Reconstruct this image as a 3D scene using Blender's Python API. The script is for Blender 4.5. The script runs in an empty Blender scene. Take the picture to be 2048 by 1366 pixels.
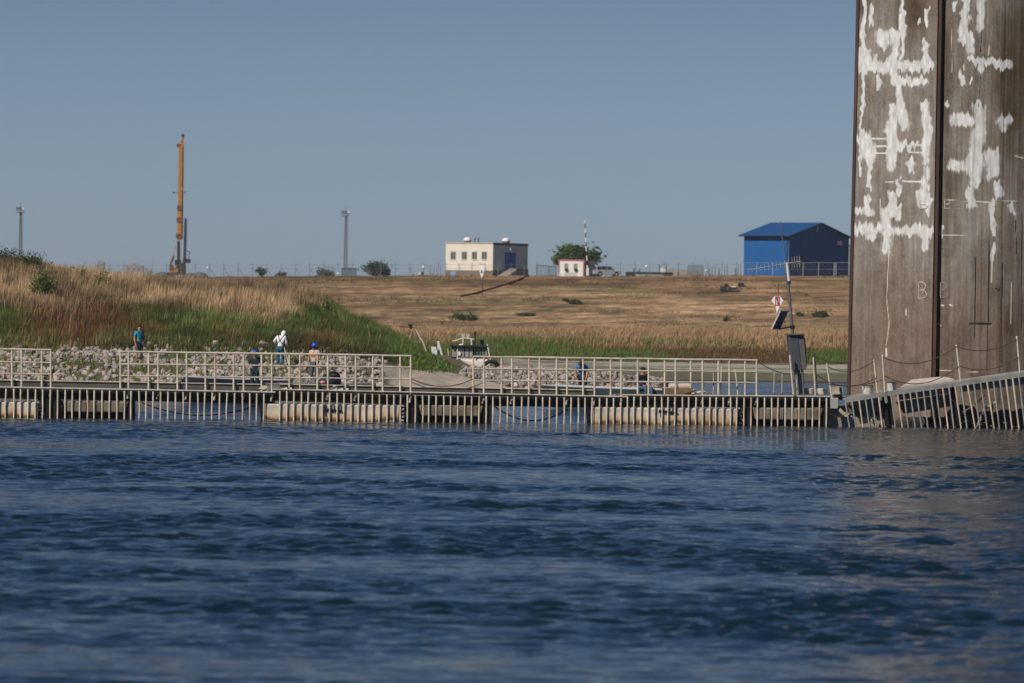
import bpy, bmesh, math, random
import numpy as np
from mathutils import Vector, Matrix
R = math.radians
random.seed(7); rng = np.random.default_rng(7)
SC = bpy.context.scene
COL = SC.collection

# ------------------------------------------------------------------ camera, sky, sun, exposure
F = 11378.0            # focal length in photograph pixels (200 mm lens)
H = 3.6                # eye height above the river
HOR = 640.0            # horizon row in the levelled photograph
ROLL = R(0.85)
cam_d = bpy.data.cameras.new('camera'); cam = bpy.data.objects.new('camera', cam_d); COL.objects.link(cam)
cam_d.sensor_width = 36; cam_d.lens = 36 * F / 2048
cam_d.clip_start = 0.5; cam_d.clip_end = 40000
cam.matrix_world = Matrix.Translation((0, 0, H)) @ Matrix.Rotation(R(90) - (683 - HOR) / F, 4, 'X') @ Matrix.Rotation(ROLL, 4, 'Z')
cam_d.dof.use_dof = True; cam_d.dof.focus_distance = 212; cam_d.dof.aperture_fstop = 2.8
SC.camera = cam
SUN_AZ = (-0.68, -0.73); SUN_EL = R(40)
n_ = math.hypot(*SUN_AZ)
TO_SUN = Vector((SUN_AZ[0] / n_ * math.cos(SUN_EL), SUN_AZ[1] / n_ * math.cos(SUN_EL), math.sin(SUN_EL)))
w = bpy.data.worlds.new('World'); SC.world = w; w.use_nodes = True
nt = w.node_tree; nt.nodes.clear()
sky = nt.nodes.new('ShaderNodeTexSky'); sky.sky_type = 'NISHITA'; sky.sun_disc = False
sky.sun_elevation = SUN_EL; sky.sun_rotation = math.atan2(TO_SUN.x, TO_SUN.y)
sky.air_density = 1.0; sky.dust_density = 0.6; sky.ozone_density = 2.0; sky.altitude = 0
tint = nt.nodes.new('ShaderNodeMix'); tint.data_type = 'RGBA'; tint.blend_type = 'MULTIPLY'; tint.inputs[0].default_value = 1

wtc = nt.nodes.new('ShaderNodeTexCoord'); wsp = nt.nodes.new('ShaderNodeSeparateXYZ'); nt.links.new(wtc.outputs['Generated'], wsp.inputs[0])
wrp = nt.nodes.new('ShaderNodeValToRGB'); nt.links.new(wsp.outputs[2], wrp.inputs[0]); we = wrp.color_ramp.elements
we[0].position = 0.0; we[0].color = (.667, .884, 1.42, 1); we[1].position = .40; we[1].color = (.27, .395, .58, 1)
q_ = we.new(.062); q_.color = (.42, .505, .775, 1)
nt.links.new(wrp.outputs[0], tint.inputs['B'])
bg = nt.nodes.new('ShaderNodeBackground'); bg.inputs['Strength'].default_value = 0.058
ow = nt.nodes.new('ShaderNodeOutputWorld')
nt.links.new(sky.outputs[0], tint.inputs['A']); nt.links.new(tint.outputs['Result'], bg.inputs[0]); nt.links.new(bg.outputs[0], ow.inputs[0])
sun_d = bpy.data.lights.new('sun', 'SUN'); sun_d.energy = 3.9; sun_d.angle = R(0.5); sun_d.color = (1, 0.93, 0.83)
sun = bpy.data.objects.new('sun', sun_d); COL.objects.link(sun)
sun.rotation_euler = TO_SUN.to_track_quat('Z', 'Y').to_euler(); sun.location = (0, 0, 50)
SC.view_settings.view_transform = 'Standard'; SC.view_settings.look = 'None'
SC.view_settings.exposure = 0.22; SC.view_settings.gamma = 1
SC.cycles.max_bounces = 6; SC.cycles.transparent_max_bounces = 8; SC.cycles.caustics_reflective = False

# ------------------------------------------------------------------ helpers
CR, SR = math.cos(ROLL), math.sin(ROLL)
def lev(px, py):
    a, b = px - 1024, py - 683
    return a * CR + b * SR, 683 - a * SR + b * CR - HOR          # levelled offset from vertical axis / horizon (down +)
def U(px, py, Y):
    a, b = lev(px, py)
    return Vector((a * Y / F, Y, H - b * Y / F))
def W0(px, py, z=0.0):
    a, b = lev(px, py); Y = (H - z) * F / b
    return Vector((a * Y / F, Y, z))
def srgb(*c):
    return tuple(((v / 255) / 12.92 if v / 255 <= .04045 else ((v / 255 + .055) / 1.055) ** 2.4) for v in c)

def mat(name, col, rough=0.7, var=0.15, scale=3.0, metal=0.0, bump=0.0, attr=None, stretch=(1, 1, 1), col2=None, spec=0.3, trans=0.0):
    m = bpy.data.materials.new(name); m.use_nodes = True; N = m.node_tree.nodes; L = m.node_tree.links
    b = N['Principled BSDF']; b.inputs['Roughness'].default_value = rough; b.inputs['Metallic'].default_value = metal
    b.inputs['Specular IOR Level'].default_value = spec
    tc = N.new('ShaderNodeTexCoord'); mp = N.new('ShaderNodeMapping'); mp.inputs['Scale'].default_value = stretch
    L.new(tc.outputs['Object'], mp.inputs[0])
    no = N.new('ShaderNodeTexNoise'); no.inputs['Scale'].default_value = scale; no.inputs['Detail'].default_value = 6; no.inputs['Roughness'].default_value = .65
    L.new(mp.outputs[0], no.inputs['Vector'])
    mx = N.new('ShaderNodeMix'); mx.data_type = 'RGBA'
    rp = N.new('ShaderNodeMapRange'); rp.inputs[1].default_value = .3; rp.inputs[2].default_value = .7
    L.new(no.outputs[0], rp.inputs[0]); L.new(rp.outputs[0], mx.inputs[0])
    c = tuple(col); d = tuple(col2) if col2 else tuple(v * (1 - 2 * var) for v in c); e = c if col2 else tuple(min(1, v * (1 + var)) for v in c)
    mx.inputs['A'].default_value = (*d, 1); mx.inputs['B'].default_value = (*e, 1)
    out = mx.outputs['Result']
    if attr:
        at = N.new('ShaderNodeAttribute'); at.attribute_name = attr
        m2 = N.new('ShaderNodeMix'); m2.data_type = 'RGBA'; m2.blend_type = 'MULTIPLY'; m2.inputs[0].default_value = 1
        L.new(at.outputs['Color'], m2.inputs['A']); L.new(out, m2.inputs['B']); out = m2.outputs['Result']
    L.new(out, b.inputs['Base Color'])
    if trans:
        tr = N.new('ShaderNodeBsdfTranslucent'); L.new(out, tr.inputs[0])
        ms = N.new('ShaderNodeMixShader'); ms.inputs[0].default_value = trans
        L.new(b.outputs[0], ms.inputs[1]); L.new(tr.outputs[0], ms.inputs[2]); L.new(ms.outputs[0], N['Material Output'].inputs[0])
    if bump:
        bn = N.new('ShaderNodeBump'); bn.inputs['Strength'].default_value = 1; bn.inputs['Distance'].default_value = bump
        L.new(no.outputs[0], bn.inputs['Height']); L.new(bn.outputs[0], b.inputs['Normal'])
    return m

WORLD = set()
def woff(p):
    while p is not None and p.parent is not None: p = p.parent
    return p.location.copy() if p is not None and p.name in WORLD else Vector((0, 0, 0))
class MB:
    def __init__(s): s.v = []; s.f = []
    def add(s, vs, fs):
        o = len(s.v); s.v += [tuple(v) for v in vs]; s.f += [tuple(i + o for i in f) for f in fs]; return s
    def hexa(s, p):                        # 8 corners: bottom 4 ccw, top 4 ccw
        return s.add(p, [(3, 2, 1, 0), (4, 5, 6, 7), (0, 1, 5, 4), (1, 2, 6, 5), (2, 3, 7, 6), (3, 0, 4, 7)])
    def box(s, c, d, rz=0, rx=0, ry=0):
        M = Matrix.Rotation(rz, 3, 'Z') @ Matrix.Rotation(ry, 3, 'Y') @ Matrix.Rotation(rx, 3, 'X'); c = Vector(c); x, y, z = d[0] / 2, d[1] / 2, d[2] / 2
        return s.hexa([c + M @ Vector(q) for q in ((-x, -y, -z), (x, -y, -z), (x, y, -z), (-x, y, -z), (-x, -y, z), (x, -y, z), (x, y, z), (-x, y, z))])
    def tube(s, a, b, r, r2=None, n=6):
        a, b = Vector(a), Vector(b); r2 = r if r2 is None else r2; d = b - a
        if d.length < 1e-6: return s
        q = d.to_track_quat('Z', 'Y'); vs = []
        for c, rr in ((a, r), (b, r2)):
            for i in range(n):
                t = 2 * math.pi * i / n; vs.append(c + q @ Vector((rr * math.cos(t), rr * math.sin(t), 0)))
        fs = [(i, (i + 1) % n, n + (i + 1) % n, n + i) for i in range(n)] + [tuple(range(n - 1, -1, -1)), tuple(range(n, 2 * n))]
        return s.add(vs, fs)
    def path(s, pts, r, n=5):
        for a, b in zip(pts[:-1], pts[1:]): s.tube(a, b, r, n=n)
        return s
    def lathe(s, c, prof, n=12, M=None):   # prof: (r, z)
        c = Vector(c); vs = []; fs = []
        for r, z in prof:
            for i in range(n):
                t = 2 * math.pi * i / n; q = Vector((r * math.cos(t), r * math.sin(t), z)); vs.append(c + (M @ q if M else q))
        for k in range(len(prof) - 1):
            for i in range(n): fs.append((k * n + i, k * n + (i + 1) % n, (k + 1) * n + (i + 1) % n, (k + 1) * n + i))
        fs.append(tuple(range(n - 1, -1, -1))); fs.append(tuple((len(prof) - 1) * n + i for i in range(n)))
        return s.add(vs, fs)
    def ball(s, c, r, sq=(1, 1, 1), n=10, M=None):
        m = max(4, n // 2 + 1); prof = [(max(1e-3, math.sin(math.pi * k / m)), -math.cos(math.pi * k / m)) for k in range(m + 1)]
        vs = []; fs = []; c = Vector(c)
        for pr, pz in prof:
            for i in range(n):
                t = 2 * math.pi * i / n; q = Vector((pr * math.cos(t) * r * sq[0], pr * math.sin(t) * r * sq[1], pz * r * sq[2])); vs.append(c + (M @ q if M else q))
        for k in range(len(prof) - 1):
            for i in range(n): fs.append((k * n + i, k * n + (i + 1) % n, (k + 1) * n + (i + 1) % n, (k + 1) * n + i))
        return s.add(vs, fs)
    def prism(s, poly, ext):               # planar polygon (3-D points) extruded by vector ext
        n = len(poly); e = Vector(ext); a = [Vector(p) for p in poly]
        return s.add(a + [p + e for p in a], [tuple(range(n - 1, -1, -1)), tuple(range(n, 2 * n))] + [(i, (i + 1) % n, n + (i + 1) % n, n + i) for i in range(n)])
    def build(s, name, m, parent=None, smooth=False, org=None):
        me = bpy.data.meshes.new(name)
        off = Vector(org) if org is not None else woff(parent)
        me.from_pydata([tuple(Vector(v) - off) for v in s.v], [], s.f); me.update()
        bm = bmesh.new(); bm.from_mesh(me); bmesh.ops.recalc_face_normals(bm, faces=bm.faces); bm.to_mesh(me); bm.free()
        o = bpy.data.objects.new(name, me); COL.objects.link(o)
        if m: me.materials.append(m)
        if smooth: me.polygons.foreach_set('use_smooth', [True] * len(me.polygons))
        if parent is not None: o.parent = parent
        elif org is not None: o.location = off
        return o

def npmesh(name, verts, faces, m, cols=None, smooth=False, parent=None):
    """verts (n,3), faces (m,k) arrays -> object; cols (n,3) stored as colour attribute 'tone'"""
    me = bpy.data.meshes.new(name); verts = np.asarray(verts, np.float32); faces = np.asarray(faces, np.int32)
    me.vertices.add(len(verts)); me.vertices.foreach_set('co', verts.ravel())
    k = faces.shape[1]; me.loops.add(faces.size); me.loops.foreach_set('vertex_index', faces.ravel())
    me.polygons.add(len(faces)); me.polygons.foreach_set('loop_start', np.arange(0, faces.size, k, dtype=np.int32))
    me.polygons.foreach_set('use_smooth', np.full(len(faces), smooth))
    me.update(calc_edges=True)
    if cols is not None:
        a = me.color_attributes.new('tone', 'FLOAT_COLOR', 'POINT'); c = np.ones((len(verts), 4), np.float32); c[:, :3] = cols
        a.data.foreach_set('color', c.ravel())
    me.materials.append(m); o = bpy.data.objects.new(name, me); COL.objects.link(o)
    if parent is not None: o.parent = parent
    return o
def tag(o, label=None, cat=None, group=None, kind=None):
    if label: o['label'] = label
    if cat: o['category'] = cat
    if group: o['group'] = group
    if kind: o['kind'] = kind
    return o
def thing(name, label, cat, loc, group=None, rz=0.0):
    """Empty at the thing's base; children are given in world coordinates unless rz/local is wanted"""
    o = bpy.data.objects.new(name, None); COL.objects.link(o); o.location = loc; o.empty_display_size = .2
    WORLD.add(o.name); return tag(o, label, cat, group)
def local(name, label, cat, loc, rz=0.0, group=None):
    o = bpy.data.objects.new(name, None); COL.objects.link(o); o.location = loc; o.rotation_euler = (0, 0, rz); o.empty_display_size = .2
    return tag(o, label, cat, group)
def copy_tree(o, parent=None):
    c = o.copy(); COL.objects.link(c)
    if parent is not None: c.parent = parent
    for ch in list(o.children): copy_tree(ch, c)
    return c

def vnoise(x, y, s=0):
    x = np.asarray(x, float); y = np.asarray(y, float)
    xi = np.floor(x).astype(np.int64); yi = np.floor(y).astype(np.int64); xf = x - xi; yf = y - yi
    def h(a, b):
        n = (a * 374761393 + b * 668265263 + s * 1442695041) & 0x7fffffff
        n = ((n ^ (n >> 13)) * 1274126177) & 0x7fffffff
        return ((n ^ (n >> 16)) & 0xffff) / 65535.0
    u = xf * xf * (3 - 2 * xf); v = yf * yf * (3 - 2 * yf)
    return (h(xi, yi) * (1 - u) + h(xi + 1, yi) * u) * (1 - v) + (h(xi, yi + 1) * (1 - u) + h(xi + 1, yi + 1) * u) * v
def fbm(x, y, s=0, o=4):
    t = 0; a = .5
    for k in range(o): t = t + a * vnoise(x * 2 ** k, y * 2 ** k, s + k * 17); a *= .5
    return t / (1 - .5 ** o)

# ------------------------------------------------------------------ terrain
FAR = [(520, 2.2), (650, 2.4), (800, 2.55), (808, 2.9), (874, 10.0), (884, 10.35), (1400, 14.2), (1500, 12), (9000, 10)]
def left(r, base=1.85):
    return [(-200, -4), (232, -1.6), (246, -.2), (252, .4), (262, 1.35), (272, base), (284, base + (r - base) * .33), (298, base + (r - base) * .72), (310, r), (318, r), (335, r - 1.3), (352, 2.2), (400, 1.8), (450, 2.0)]
COLS = [(-900, left(8)), (-300, left(6.8)), (0, left(5.8)), (100, left(5.3)), (200, left(4.9)), (300, left(4.75)), (450, left(4.8)), (550, left(4.65)), (620, left(4.1)), (700, left(3.05)),
 (770, [(-200, -4), (232, -1.6), (246, -.3), (253, .3), (264, 1.2), (272, 1.6), (290, 2.1), (310, 2.35), (320, 2.2), (335, 1.7), (352, 1.3), (400, 1.5), (450, 1.95)]),
 (850, [(-200, -4), (234, -1.6), (248, -.3), (256, .35), (266, .85), (274, 1.15), (290, 1.4), (310, 1.5), (322, 1.3), (340, 1.0), (355, 1.0), (400, 1.5), (450, 1.95)]),
 (925, [(-200, -4), (238, -1.6), (251, -.3), (260, .3), (272, .8), (288, .98), (300, .92), (315, .75), (335, .65), (355, .8), (400, 1.5), (450, 1.95)]),
 (1000, [(-200, -4), (240, -1.6), (253, -.3), (262, .25), (274, .7), (288, 1.0), (300, 1.0), (315, .75), (335, .55), (355, .7), (378, 1.1), (430, 1.85)]),
 (1100, [(-200, -4), (250, -1.6), (264, -.3), (274, .25), (285, .75), (294, 1.0), (304, .8), (325, .45), (345, .4), (362, .75), (380, 1.05), (430, 1.9)]),
 (1320, [(-200, -4), (262, -1.8), (280, -.4), (288, .1), (295, .55), (302, .45), (315, .1), (340, .15), (356, .45), (370, .85), (385, 1.1), (430, 1.95)]),
 (1400, [(-200, -4), (262, -2.4), (290, -1.2), (335, -.4), (346, 0.02), (358, .4), (374, .9), (388, 1.15), (430, 2.0)]),
 (1550, [(-200, -4), (300, -2.4), (340, -.6), (352, 0), (374, .95), (388, 1.2), (430, 2.05)]),
 (2900, [(-200, -4), (300, -2.4), (340, -.6), (352, 0), (374, .95), (388, 1.2), (430, 2.05)])]
CU = np.array([c for c, _ in COLS], float)
YG = np.concatenate([np.arange(-200, 220, 20.), np.arange(220, 460, 1.), np.arange(460, 900, 4.), [900, 1400, 1500, 9000]])
CT = np.array([np.interp(YG, *zip(*(p + FAR))) for _, p in COLS])
def ground(X, Y, rough=True):
    X = np.asarray(X, float); Y = np.asarray(Y, float)
    u = X * F / 300 + 1024
    ci = np.clip(np.interp(u, CU, np.arange(len(CU))), 0, len(CU) - 1.001); c0 = ci.astype(int); cf = ci - c0; cf = cf * cf * (3 - 2 * cf)
    yi = np.clip(np.interp(Y, YG, np.arange(len(YG))), 0, len(YG) - 1.001); y0 = yi.astype(int); yf = yi - y0
    z = (CT[c0, y0] * (1 - cf) + CT[c0 + 1, y0] * cf) * (1 - yf) + (CT[c0, y0 + 1] * (1 - cf) + CT[c0 + 1, y0 + 1] * cf) * yf
    z = z + 0.016 * np.clip(X, -250, 250) * np.clip((Y - 420) / 400, 0, 1)
    if rough:
        k = np.clip((z - .1) / .8, 0, 1)
        far = np.clip((Y - 780) / 30, 0, 1) * np.clip((900 - Y) / 14, 0, 1)
        hill = np.clip((Y - 276) / 15, 0, 1) * np.clip((345 - Y) / 15, 0, 1)
        z = z + k * (fbm(X * .5, Y * .5, 3) - .5) * .16 + hill * (fbm(X * .12, Y * .12, 5) - .5) * .55 + far * (fbm(X * .08, Y * .22, 8) - .5) * .5
    return z
def gz(x, y): return float(ground(np.array([x]), np.array([y]))[0])
def hit(px, py, y0=245., y1=1300.):
    """where the ray through a photo pixel meets the ground"""
    Ys = np.arange(y0, y1, .5); a, b = lev(px, py); X = a * Ys / F; Z = H - b * Ys / F; g = ground(X, Ys)
    i = np.argmax(g >= Z); return Vector((X[i], Ys[i], g[i]))
def proj(X, Y, Z):
    a = X * F / Y; b = (H - Z) * F / Y + HOR - 683
    return 1024 + a * CR - b * SR, 683 + a * SR + b * CR
def sm(x, a, b): t = np.clip((x - a) / (b - a), 0, 1); return t * t * (3 - 2 * t)
def gauss(px, py, cx, cy, sx, sy): return np.exp(-((px - cx) / sx) ** 2 - ((py - cy) / sy) ** 2)
def inpoly(px, py, P):
    r = np.zeros(px.shape, bool); n = len(P)
    for i in range(n):
        (x1, y1), (x2, y2) = P[i], P[(i + 1) % n]
        c = ((y1 > py) != (y2 > py)) & (px < (x2 - x1) * (py - y1) / (y2 - y1 + 1e-9) + x1); r ^= c
    return r
def segd(px, py, pts):
    d = np.full(px.shape, 1e9)
    for (x1, y1), (x2, y2) in zip(pts[:-1], pts[1:]):
        dx, dy = x2 - x1, y2 - y1; t = np.clip(((px - x1) * dx + (py - y1) * dy) / (dx * dx + dy * dy + 1e-9), 0, 1)
        d = np.minimum(d, np.hypot(px - x1 - t * dx, py - y1 - t * dy))
    return d
RAMP = [(748, 728), (830, 735), (900, 745), (945, 757), (985, 764), (1035, 778), (1010, 800), (830, 800), (800, 786), (775, 756)]
gx = np.concatenate([[-6000, -2500, -1000, -500, -260], np.arange(-160, -45, 2.5), np.arange(-45, 45, .3), np.arange(45, 162, 2.5), [260, 500, 1000, 2500, 6000]])
gy = np.concatenate([np.arange(-200, 220, 35.), np.arange(220, 380, .35), np.arange(380, 470, 1.), np.arange(470, 790, 5.), np.arange(790, 905, .8), np.arange(905, 1100, 8.), np.geomspace(1100, 9000, 14)])
GX, GY = np.meshgrid(gx, gy); GZ = ground(GX, GY)
px, py = proj(GX, np.maximum(GY, 60), GZ)
n1 = fbm(GX * .25, GY * .25, 11); n2 = fbm(GX * 1.5, GY * 1.5, 12); ns = fbm(GX * .05, GY * .5, 13); ns2 = fbm(GX * .11, GY * .8, 19, 5)
def mixc(c, col, m): return c * (1 - m[..., None]) + np.array(col) * m[..., None]
c = np.ones(GX.shape + (3,)) * np.array((.16, .12, .075))
c = mixc(c, (.13, .105, .08), sm(n2, .35, .6) * (GY < 276))                       # stony soil by the river
c = mixc(c, (.10, .12, .04), sm(n1, .52, .66) * (GY < 300) * .8)
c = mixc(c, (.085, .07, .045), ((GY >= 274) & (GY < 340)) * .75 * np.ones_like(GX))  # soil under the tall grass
spit = (GX * F / 300 + 1024 > 770) & (GY < 345)
c = mixc(c, (.16, .14, .10), spit * .8)
ramp = inpoly(px + (n2 - .5) * 10, py + (n2 - .5) * 4, RAMP) & (GY < 300)
c = mixc(c, (.52, .45, .36), ramp * (.85 + .15 * n2)); c = mixc(c, (.30, .25, .19), ramp * sm(fbm(GX * 2.2, GY * .5, 77), .52, .62) * .5)
# far shore on the right: mud, pale sand, weeds
fs = sm(GX * F / 300 + 1024, 985, 1020) * ((GY > 318) & (GY < 400))
c = mixc(c, (.16, .135, .105), fs * 1.0)
c = mixc(c, (.42, .38, .31), fs * sm(GZ + (n1 - .5) * .25, .42, .6) * sm(ns2, .3, .5))
c = mixc(c, (.13, .17, .05), fs * sm(ns, .50, .58) * sm(GZ, .2, .35) * (1 - sm(GZ, .7, .85)) * .8)
c = mixc(c, (.11, .10, .05), sm(GY, 374, 380) * (1 - sm(GY, 425, 450)))
# meadow and dike
dry = sm(GY, 425, 450)
dc = np.ones(c.shape) * np.array((.36, .235, .13))
dc = mixc(dc, (.45, .31, .18), sm(ns2, .5, .68))
dc = mixc(dc, (.235, .15, .085), sm(1 - ns2, .48, .64) * .8)
dc = mixc(dc, (.27, .16, .09), sm(GY, 845, 875) * .7)
dc = mixc(dc, (.17, .15, .07), sm(fbm(GX * .07, GY * .2, 31, 5), .56, .68) * .75)
tr = np.minimum(np.minimum(segd(px, py, [(980, 640), (1060, 627), (1130, 612), (1180, 604)]), segd(px, py, [(740, 634), (850, 630), (950, 620)])), segd(px, py, [(1040, 650), (1320, 600)]) + 3)
dc = mixc(dc, (.12, .095, .055), (1 - sm(tr + (n2 - .5) * 4, 1.5, 5)) * (GY > 700) * .75)
dc = mixc(dc, (.13, .11, .06), (1 - sm(segd(px, py, [(1395, 590), (1440, 585), (1475, 578)]), 2, 7)) * (GY > 700) * .8)
# mown swathes that curve along the dike
sw = np.sin(GY * 1.15 + GX * .03 + 4 * fbm(GX * .03, GY * .03, 41)) * .5 + .5
dc = mixc(dc, (.52, .37, .22), sm(sw, .7, .95) * (GY > 790) * .35 * sm(n1, .35, .6))
dc = mixc(dc, (.20, .18, .13), sm(GY, 884, 887) * .8)
m3 = fbm(GX * .35, GY * .9, 44, 5); m4 = fbm(GX * .035, GY * .14, 46, 5); m5 = fbm(GX * .9, GY * .9, 47, 3)
dc = dc * ((.70 + .55 * sm(m3, .3, .68)) * (.74 + .42 * sm(m4, .40, .60)) * (.8 + .35 * sm(m5, .3, .7)) * (1 - .20 * sm(GY, 846, 868)))[..., None] * np.array((1.02, .98, .95))
c = c * (1 - dry[..., None]) + dc * dry[..., None]
c *= (.8 + .4 * fbm(GX * 3, GY * 3, 14))[..., None]
c = mixc(c, (.05, .045, .035), (GZ < .07) * .8)
nr, nc = GX.shape; idx = np.arange(nr * nc).reshape(nr, nc)
fa = np.stack([idx[:-1, :-1], idx[:-1, 1:], idx[1:, 1:], idx[1:, :-1]], -1).reshape(-1, 4)
m_ground = mat('ground', (1, 1, 1), .95, .22, 2.2, attr='tone', bump=.05, spec=.1, stretch=(1, 1, 1))
tag(npmesh('ground', np.stack([GX, GY, GZ], -1).reshape(-1, 3), fa, m_ground, c.reshape(-1, 3), smooth=True), kind='structure')

# ------------------------------------------------------------------ river
WAVE_S = .029
def water_material():
    m = bpy.data.materials.new('river_water'); m.use_nodes = True; N = m.node_tree.nodes; L = m.node_tree.links
    b = N['Principled BSDF']; b.inputs['Base Color'].default_value = (.004, .015, .021, 1); b.inputs['Roughness'].default_value = .05
    b.inputs['IOR'].default_value = 1.33; b.inputs['Specular IOR Level'].default_value = .5
    g = N.new('ShaderNodeNewGeometry')
    def noise(sc, st, det, rough=.55, dis=.3):
        mp = N.new('ShaderNodeMapping'); mp.inputs['Scale'].default_value = st; mp.inputs['Rotation'].default_value = (0, 0, R(5)); L.new(g.outputs['Position'], mp.inputs[0])
        n = N.new('ShaderNodeTexNoise'); n.inputs['Scale'].default_value = sc; n.inputs['Detail'].default_value = det; n.inputs['Roughness'].default_value = rough; n.inputs['Distortion'].default_value = dis
        L.new(mp.outputs[0], n.inputs['Vector']); return n.outputs[0]
    def bump(h, dist, prev=None, strength=None):
        bp = N.new('ShaderNodeBump'); bp.inputs['Distance'].default_value = dist; L.new(h, bp.inputs['Height'])
        if prev: L.new(prev, bp.inputs['Normal'])
        if strength: L.new(strength, bp.inputs['Strength'])
        return bp.outputs[0]
    n2 = bump(noise(3.2, (.8, 1., 1), 5), .085)
    n3 = bump(noise(11., (.8, 1.1, 1), 3), .018, n2)
    L.new(n3, b.inputs['Normal'])
    return m
wx = np.concatenate([[-6000, -1200, -300, -120], np.arange(-60, -23, 1.2), np.arange(-23, 23.01, .15), np.arange(24.2, 60.1, 1.2), [120, 300, 1200, 6000]])
wy = np.concatenate([np.arange(-300, 40, 40.), np.arange(40, 110, .11), np.arange(110, 215, .17), np.arange(215, 352, .35), [360, 380, 420, 600]])
WX, WY = np.meshgrid(wx, wy); sel = (np.abs(WX) < 61) & (WY >= 40) & (WY < 353)
xs_, ys_ = WX[sel], WY[sel]; hz_ = np.zeros(xs_.shape)
gust = .42 + .85 * sm(fbm(xs_ * .075 + 3, ys_ * .10, 55, 5), .34, .66)
gust2 = .35 + 1.1 * sm(fbm(xs_ * .22 + 3, ys_ * .24, 57, 4), .35, .65)
wr = np.random.default_rng(21)
for lam in np.geomspace(.30, 2.4, 110):
    th = wr.normal(.12, .6); ph = wr.uniform(0, 6.283); kk = 2 * np.pi / lam; slope = WAVE_S * float(np.interp(lam, [.30, .8, 1.3, 1.9, 2.4], [1.35, 1.05, .42, .24, .2]))
    arg = kk * (np.sin(th) * xs_ + np.cos(th) * ys_) + ph
    if lam > 1: arg = arg + .8 * np.sin(xs_ * .21 + lam * 3) + .7 * np.sin(ys_ * .17 + lam)
    hz_ += slope / kk * np.sin(arg) * (gust if lam > .9 else gust * gust2)
hz_ *= sm(ys_, 40, 46) * (1 - .5 * sm(ys_, 140, 185)) * (1 - .5 * sm(ys_, 196, 215)) * (1 - sm(np.abs(xs_), 40, 60))
WZ = np.zeros(WX.shape); WZ[sel] = hz_
nr, nc = WX.shape; idx = np.arange(nr * nc).reshape(nr, nc); fa = np.stack([idx[:-1, :-1], idx[:-1, 1:], idx[1:, 1:], idx[1:, :-1]], -1).reshape(-1, 4)
tag(npmesh('river_water', np.stack([WX, WY, WZ], -1).reshape(-1, 3), fa, water_material(), smooth=True), kind='structure')

# ------------------------------------------------------------------ grass
m_blade = mat('grass_blades', (1, 1, 1), .8, .1, .6, attr='tone', spec=.15, trans=.25)
def blades(name, X, Y, h, wd, tone, lean=.25, wind=.1):
    n = len(X); Z = ground(X, Y) - .03; a = rng.uniform(0, 2 * np.pi, n)
    dx = np.cos(a) * wd / 2; dy = np.sin(a) * wd / 2; l = rng.normal(0, lean, (n, 2)) * h[:, None]; l[:, 0] += wind * h
    v = np.empty((n, 5, 3)); B = np.stack([X, Y, Z], -1)
    v[:, 0] = B + np.stack([-dx, -dy, 0 * dx], -1); v[:, 1] = B + np.stack([dx, dy, 0 * dx], -1)
    M_ = B + np.stack([l[:, 0] * .3, l[:, 1] * .3, h * .6], -1)
    v[:, 2] = M_ + np.stack([dx, dy, 0 * dx], -1) * .75; v[:, 3] = M_ - np.stack([dx, dy, 0 * dx], -1) * .75
    v[:, 4] = B + np.stack([l[:, 0], l[:, 1], h], -1)
    k = np.arange(n)[:, None] * 5; f = np.concatenate([k + [0, 1, 2], k + [0, 2, 3], k + [3, 2, 4]], 0)
    t = np.repeat(tone[:, None], 5, 1)
    return npmesh(name, v.reshape(-1, 3), f, m_blade, t.reshape(-1, 3))
TAN = np.array((.47, .33, .19)); GRN = np.array((.115, .17, .045)); RST = np.array((.25, .11, .055)); OLV = np.array((.12, .105, .045)); DRK = np.array((.05, .06, .025))
def pickc(ws):                                       # weights list [(w array, colour)] -> random choice per blade
    W_ = np.stack([np.maximum(w_, 0) + 1e-6 for w_, _ in ws], 1); W_ /= W_.sum(1, keepdims=True)
    r = rng.random(len(W_))[:, None]; i = (W_.cumsum(1) < r).sum(1).clip(0, len(ws) - 1)
    t = np.array([c_ for _, c_ in ws])[i] * rng.uniform(.65, 1.35, (len(i), 1)) * rng.uniform(.92, 1.08, (len(i), 3))
    return t, i
# tall grass on the promontory
n = 300000; X = rng.uniform(-40, -3, n); Y = 270 + 56 * rng.random(n) ** .9; u = X * F / 300 + 1024; Z = ground(X, Y); px, py = proj(X, Y, Z)
top = np.interp(px, [0, 200, 450, 600, 700, 820, 900], [600, 622, 622, 640, 660, 700, 730])
keep = (u < 870) & (Y > 270 + 3 * rng.random(n)) & ((u < 800) | (rng.random(n) < .5)); X, Y, Z, px, py, u = [q[keep] for q in (X, Y, Z, px, py, u)]; n = len(X)
e = fbm(X * .35, Y * .35, 61); e2 = fbm(X * 1.1, Y * 1.1, 62); pj = px + (e - .5) * 90; yj = py - 27 + (e2 - .5) * 46 + (e - .5) * 30
gtop = np.interp(pj, [-100, 0, 90, 150, 230, 330, 450, 560, 620, 690, 760, 830, 900], [560, 590, 615, 650, 608, 586, 602, 622, 590, 596, 620, 650, 685])
green = sm(yj, gtop - 5, gtop + 14) * (1 - .75 * sm(yj, 664, 688) * (pj < 760)) * (1 - .97 * gauss(pj, yj, 175, 632, 100, 42)) * (1 - .85 * sm(yj, 650, 680) * (1 - sm(pj, 330, 480))) * (.3 + 1.2 * sm(e, .3, .6))
rust = gauss(pj, yj, 175, 630, 85, 28) * 9 + gauss(pj, yj, 110, 605, 60, 22) * 1.0 + gauss(pj, yj, 470, 648, 55, 16) * 2.0 + gauss(pj, yj, 640, 664, 42, 18) * 3.5 + gauss(pj, yj, 480, 600, 70, 14) * .8 + gauss(pj, yj, 60, 660, 50, 25) * .8
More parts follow.
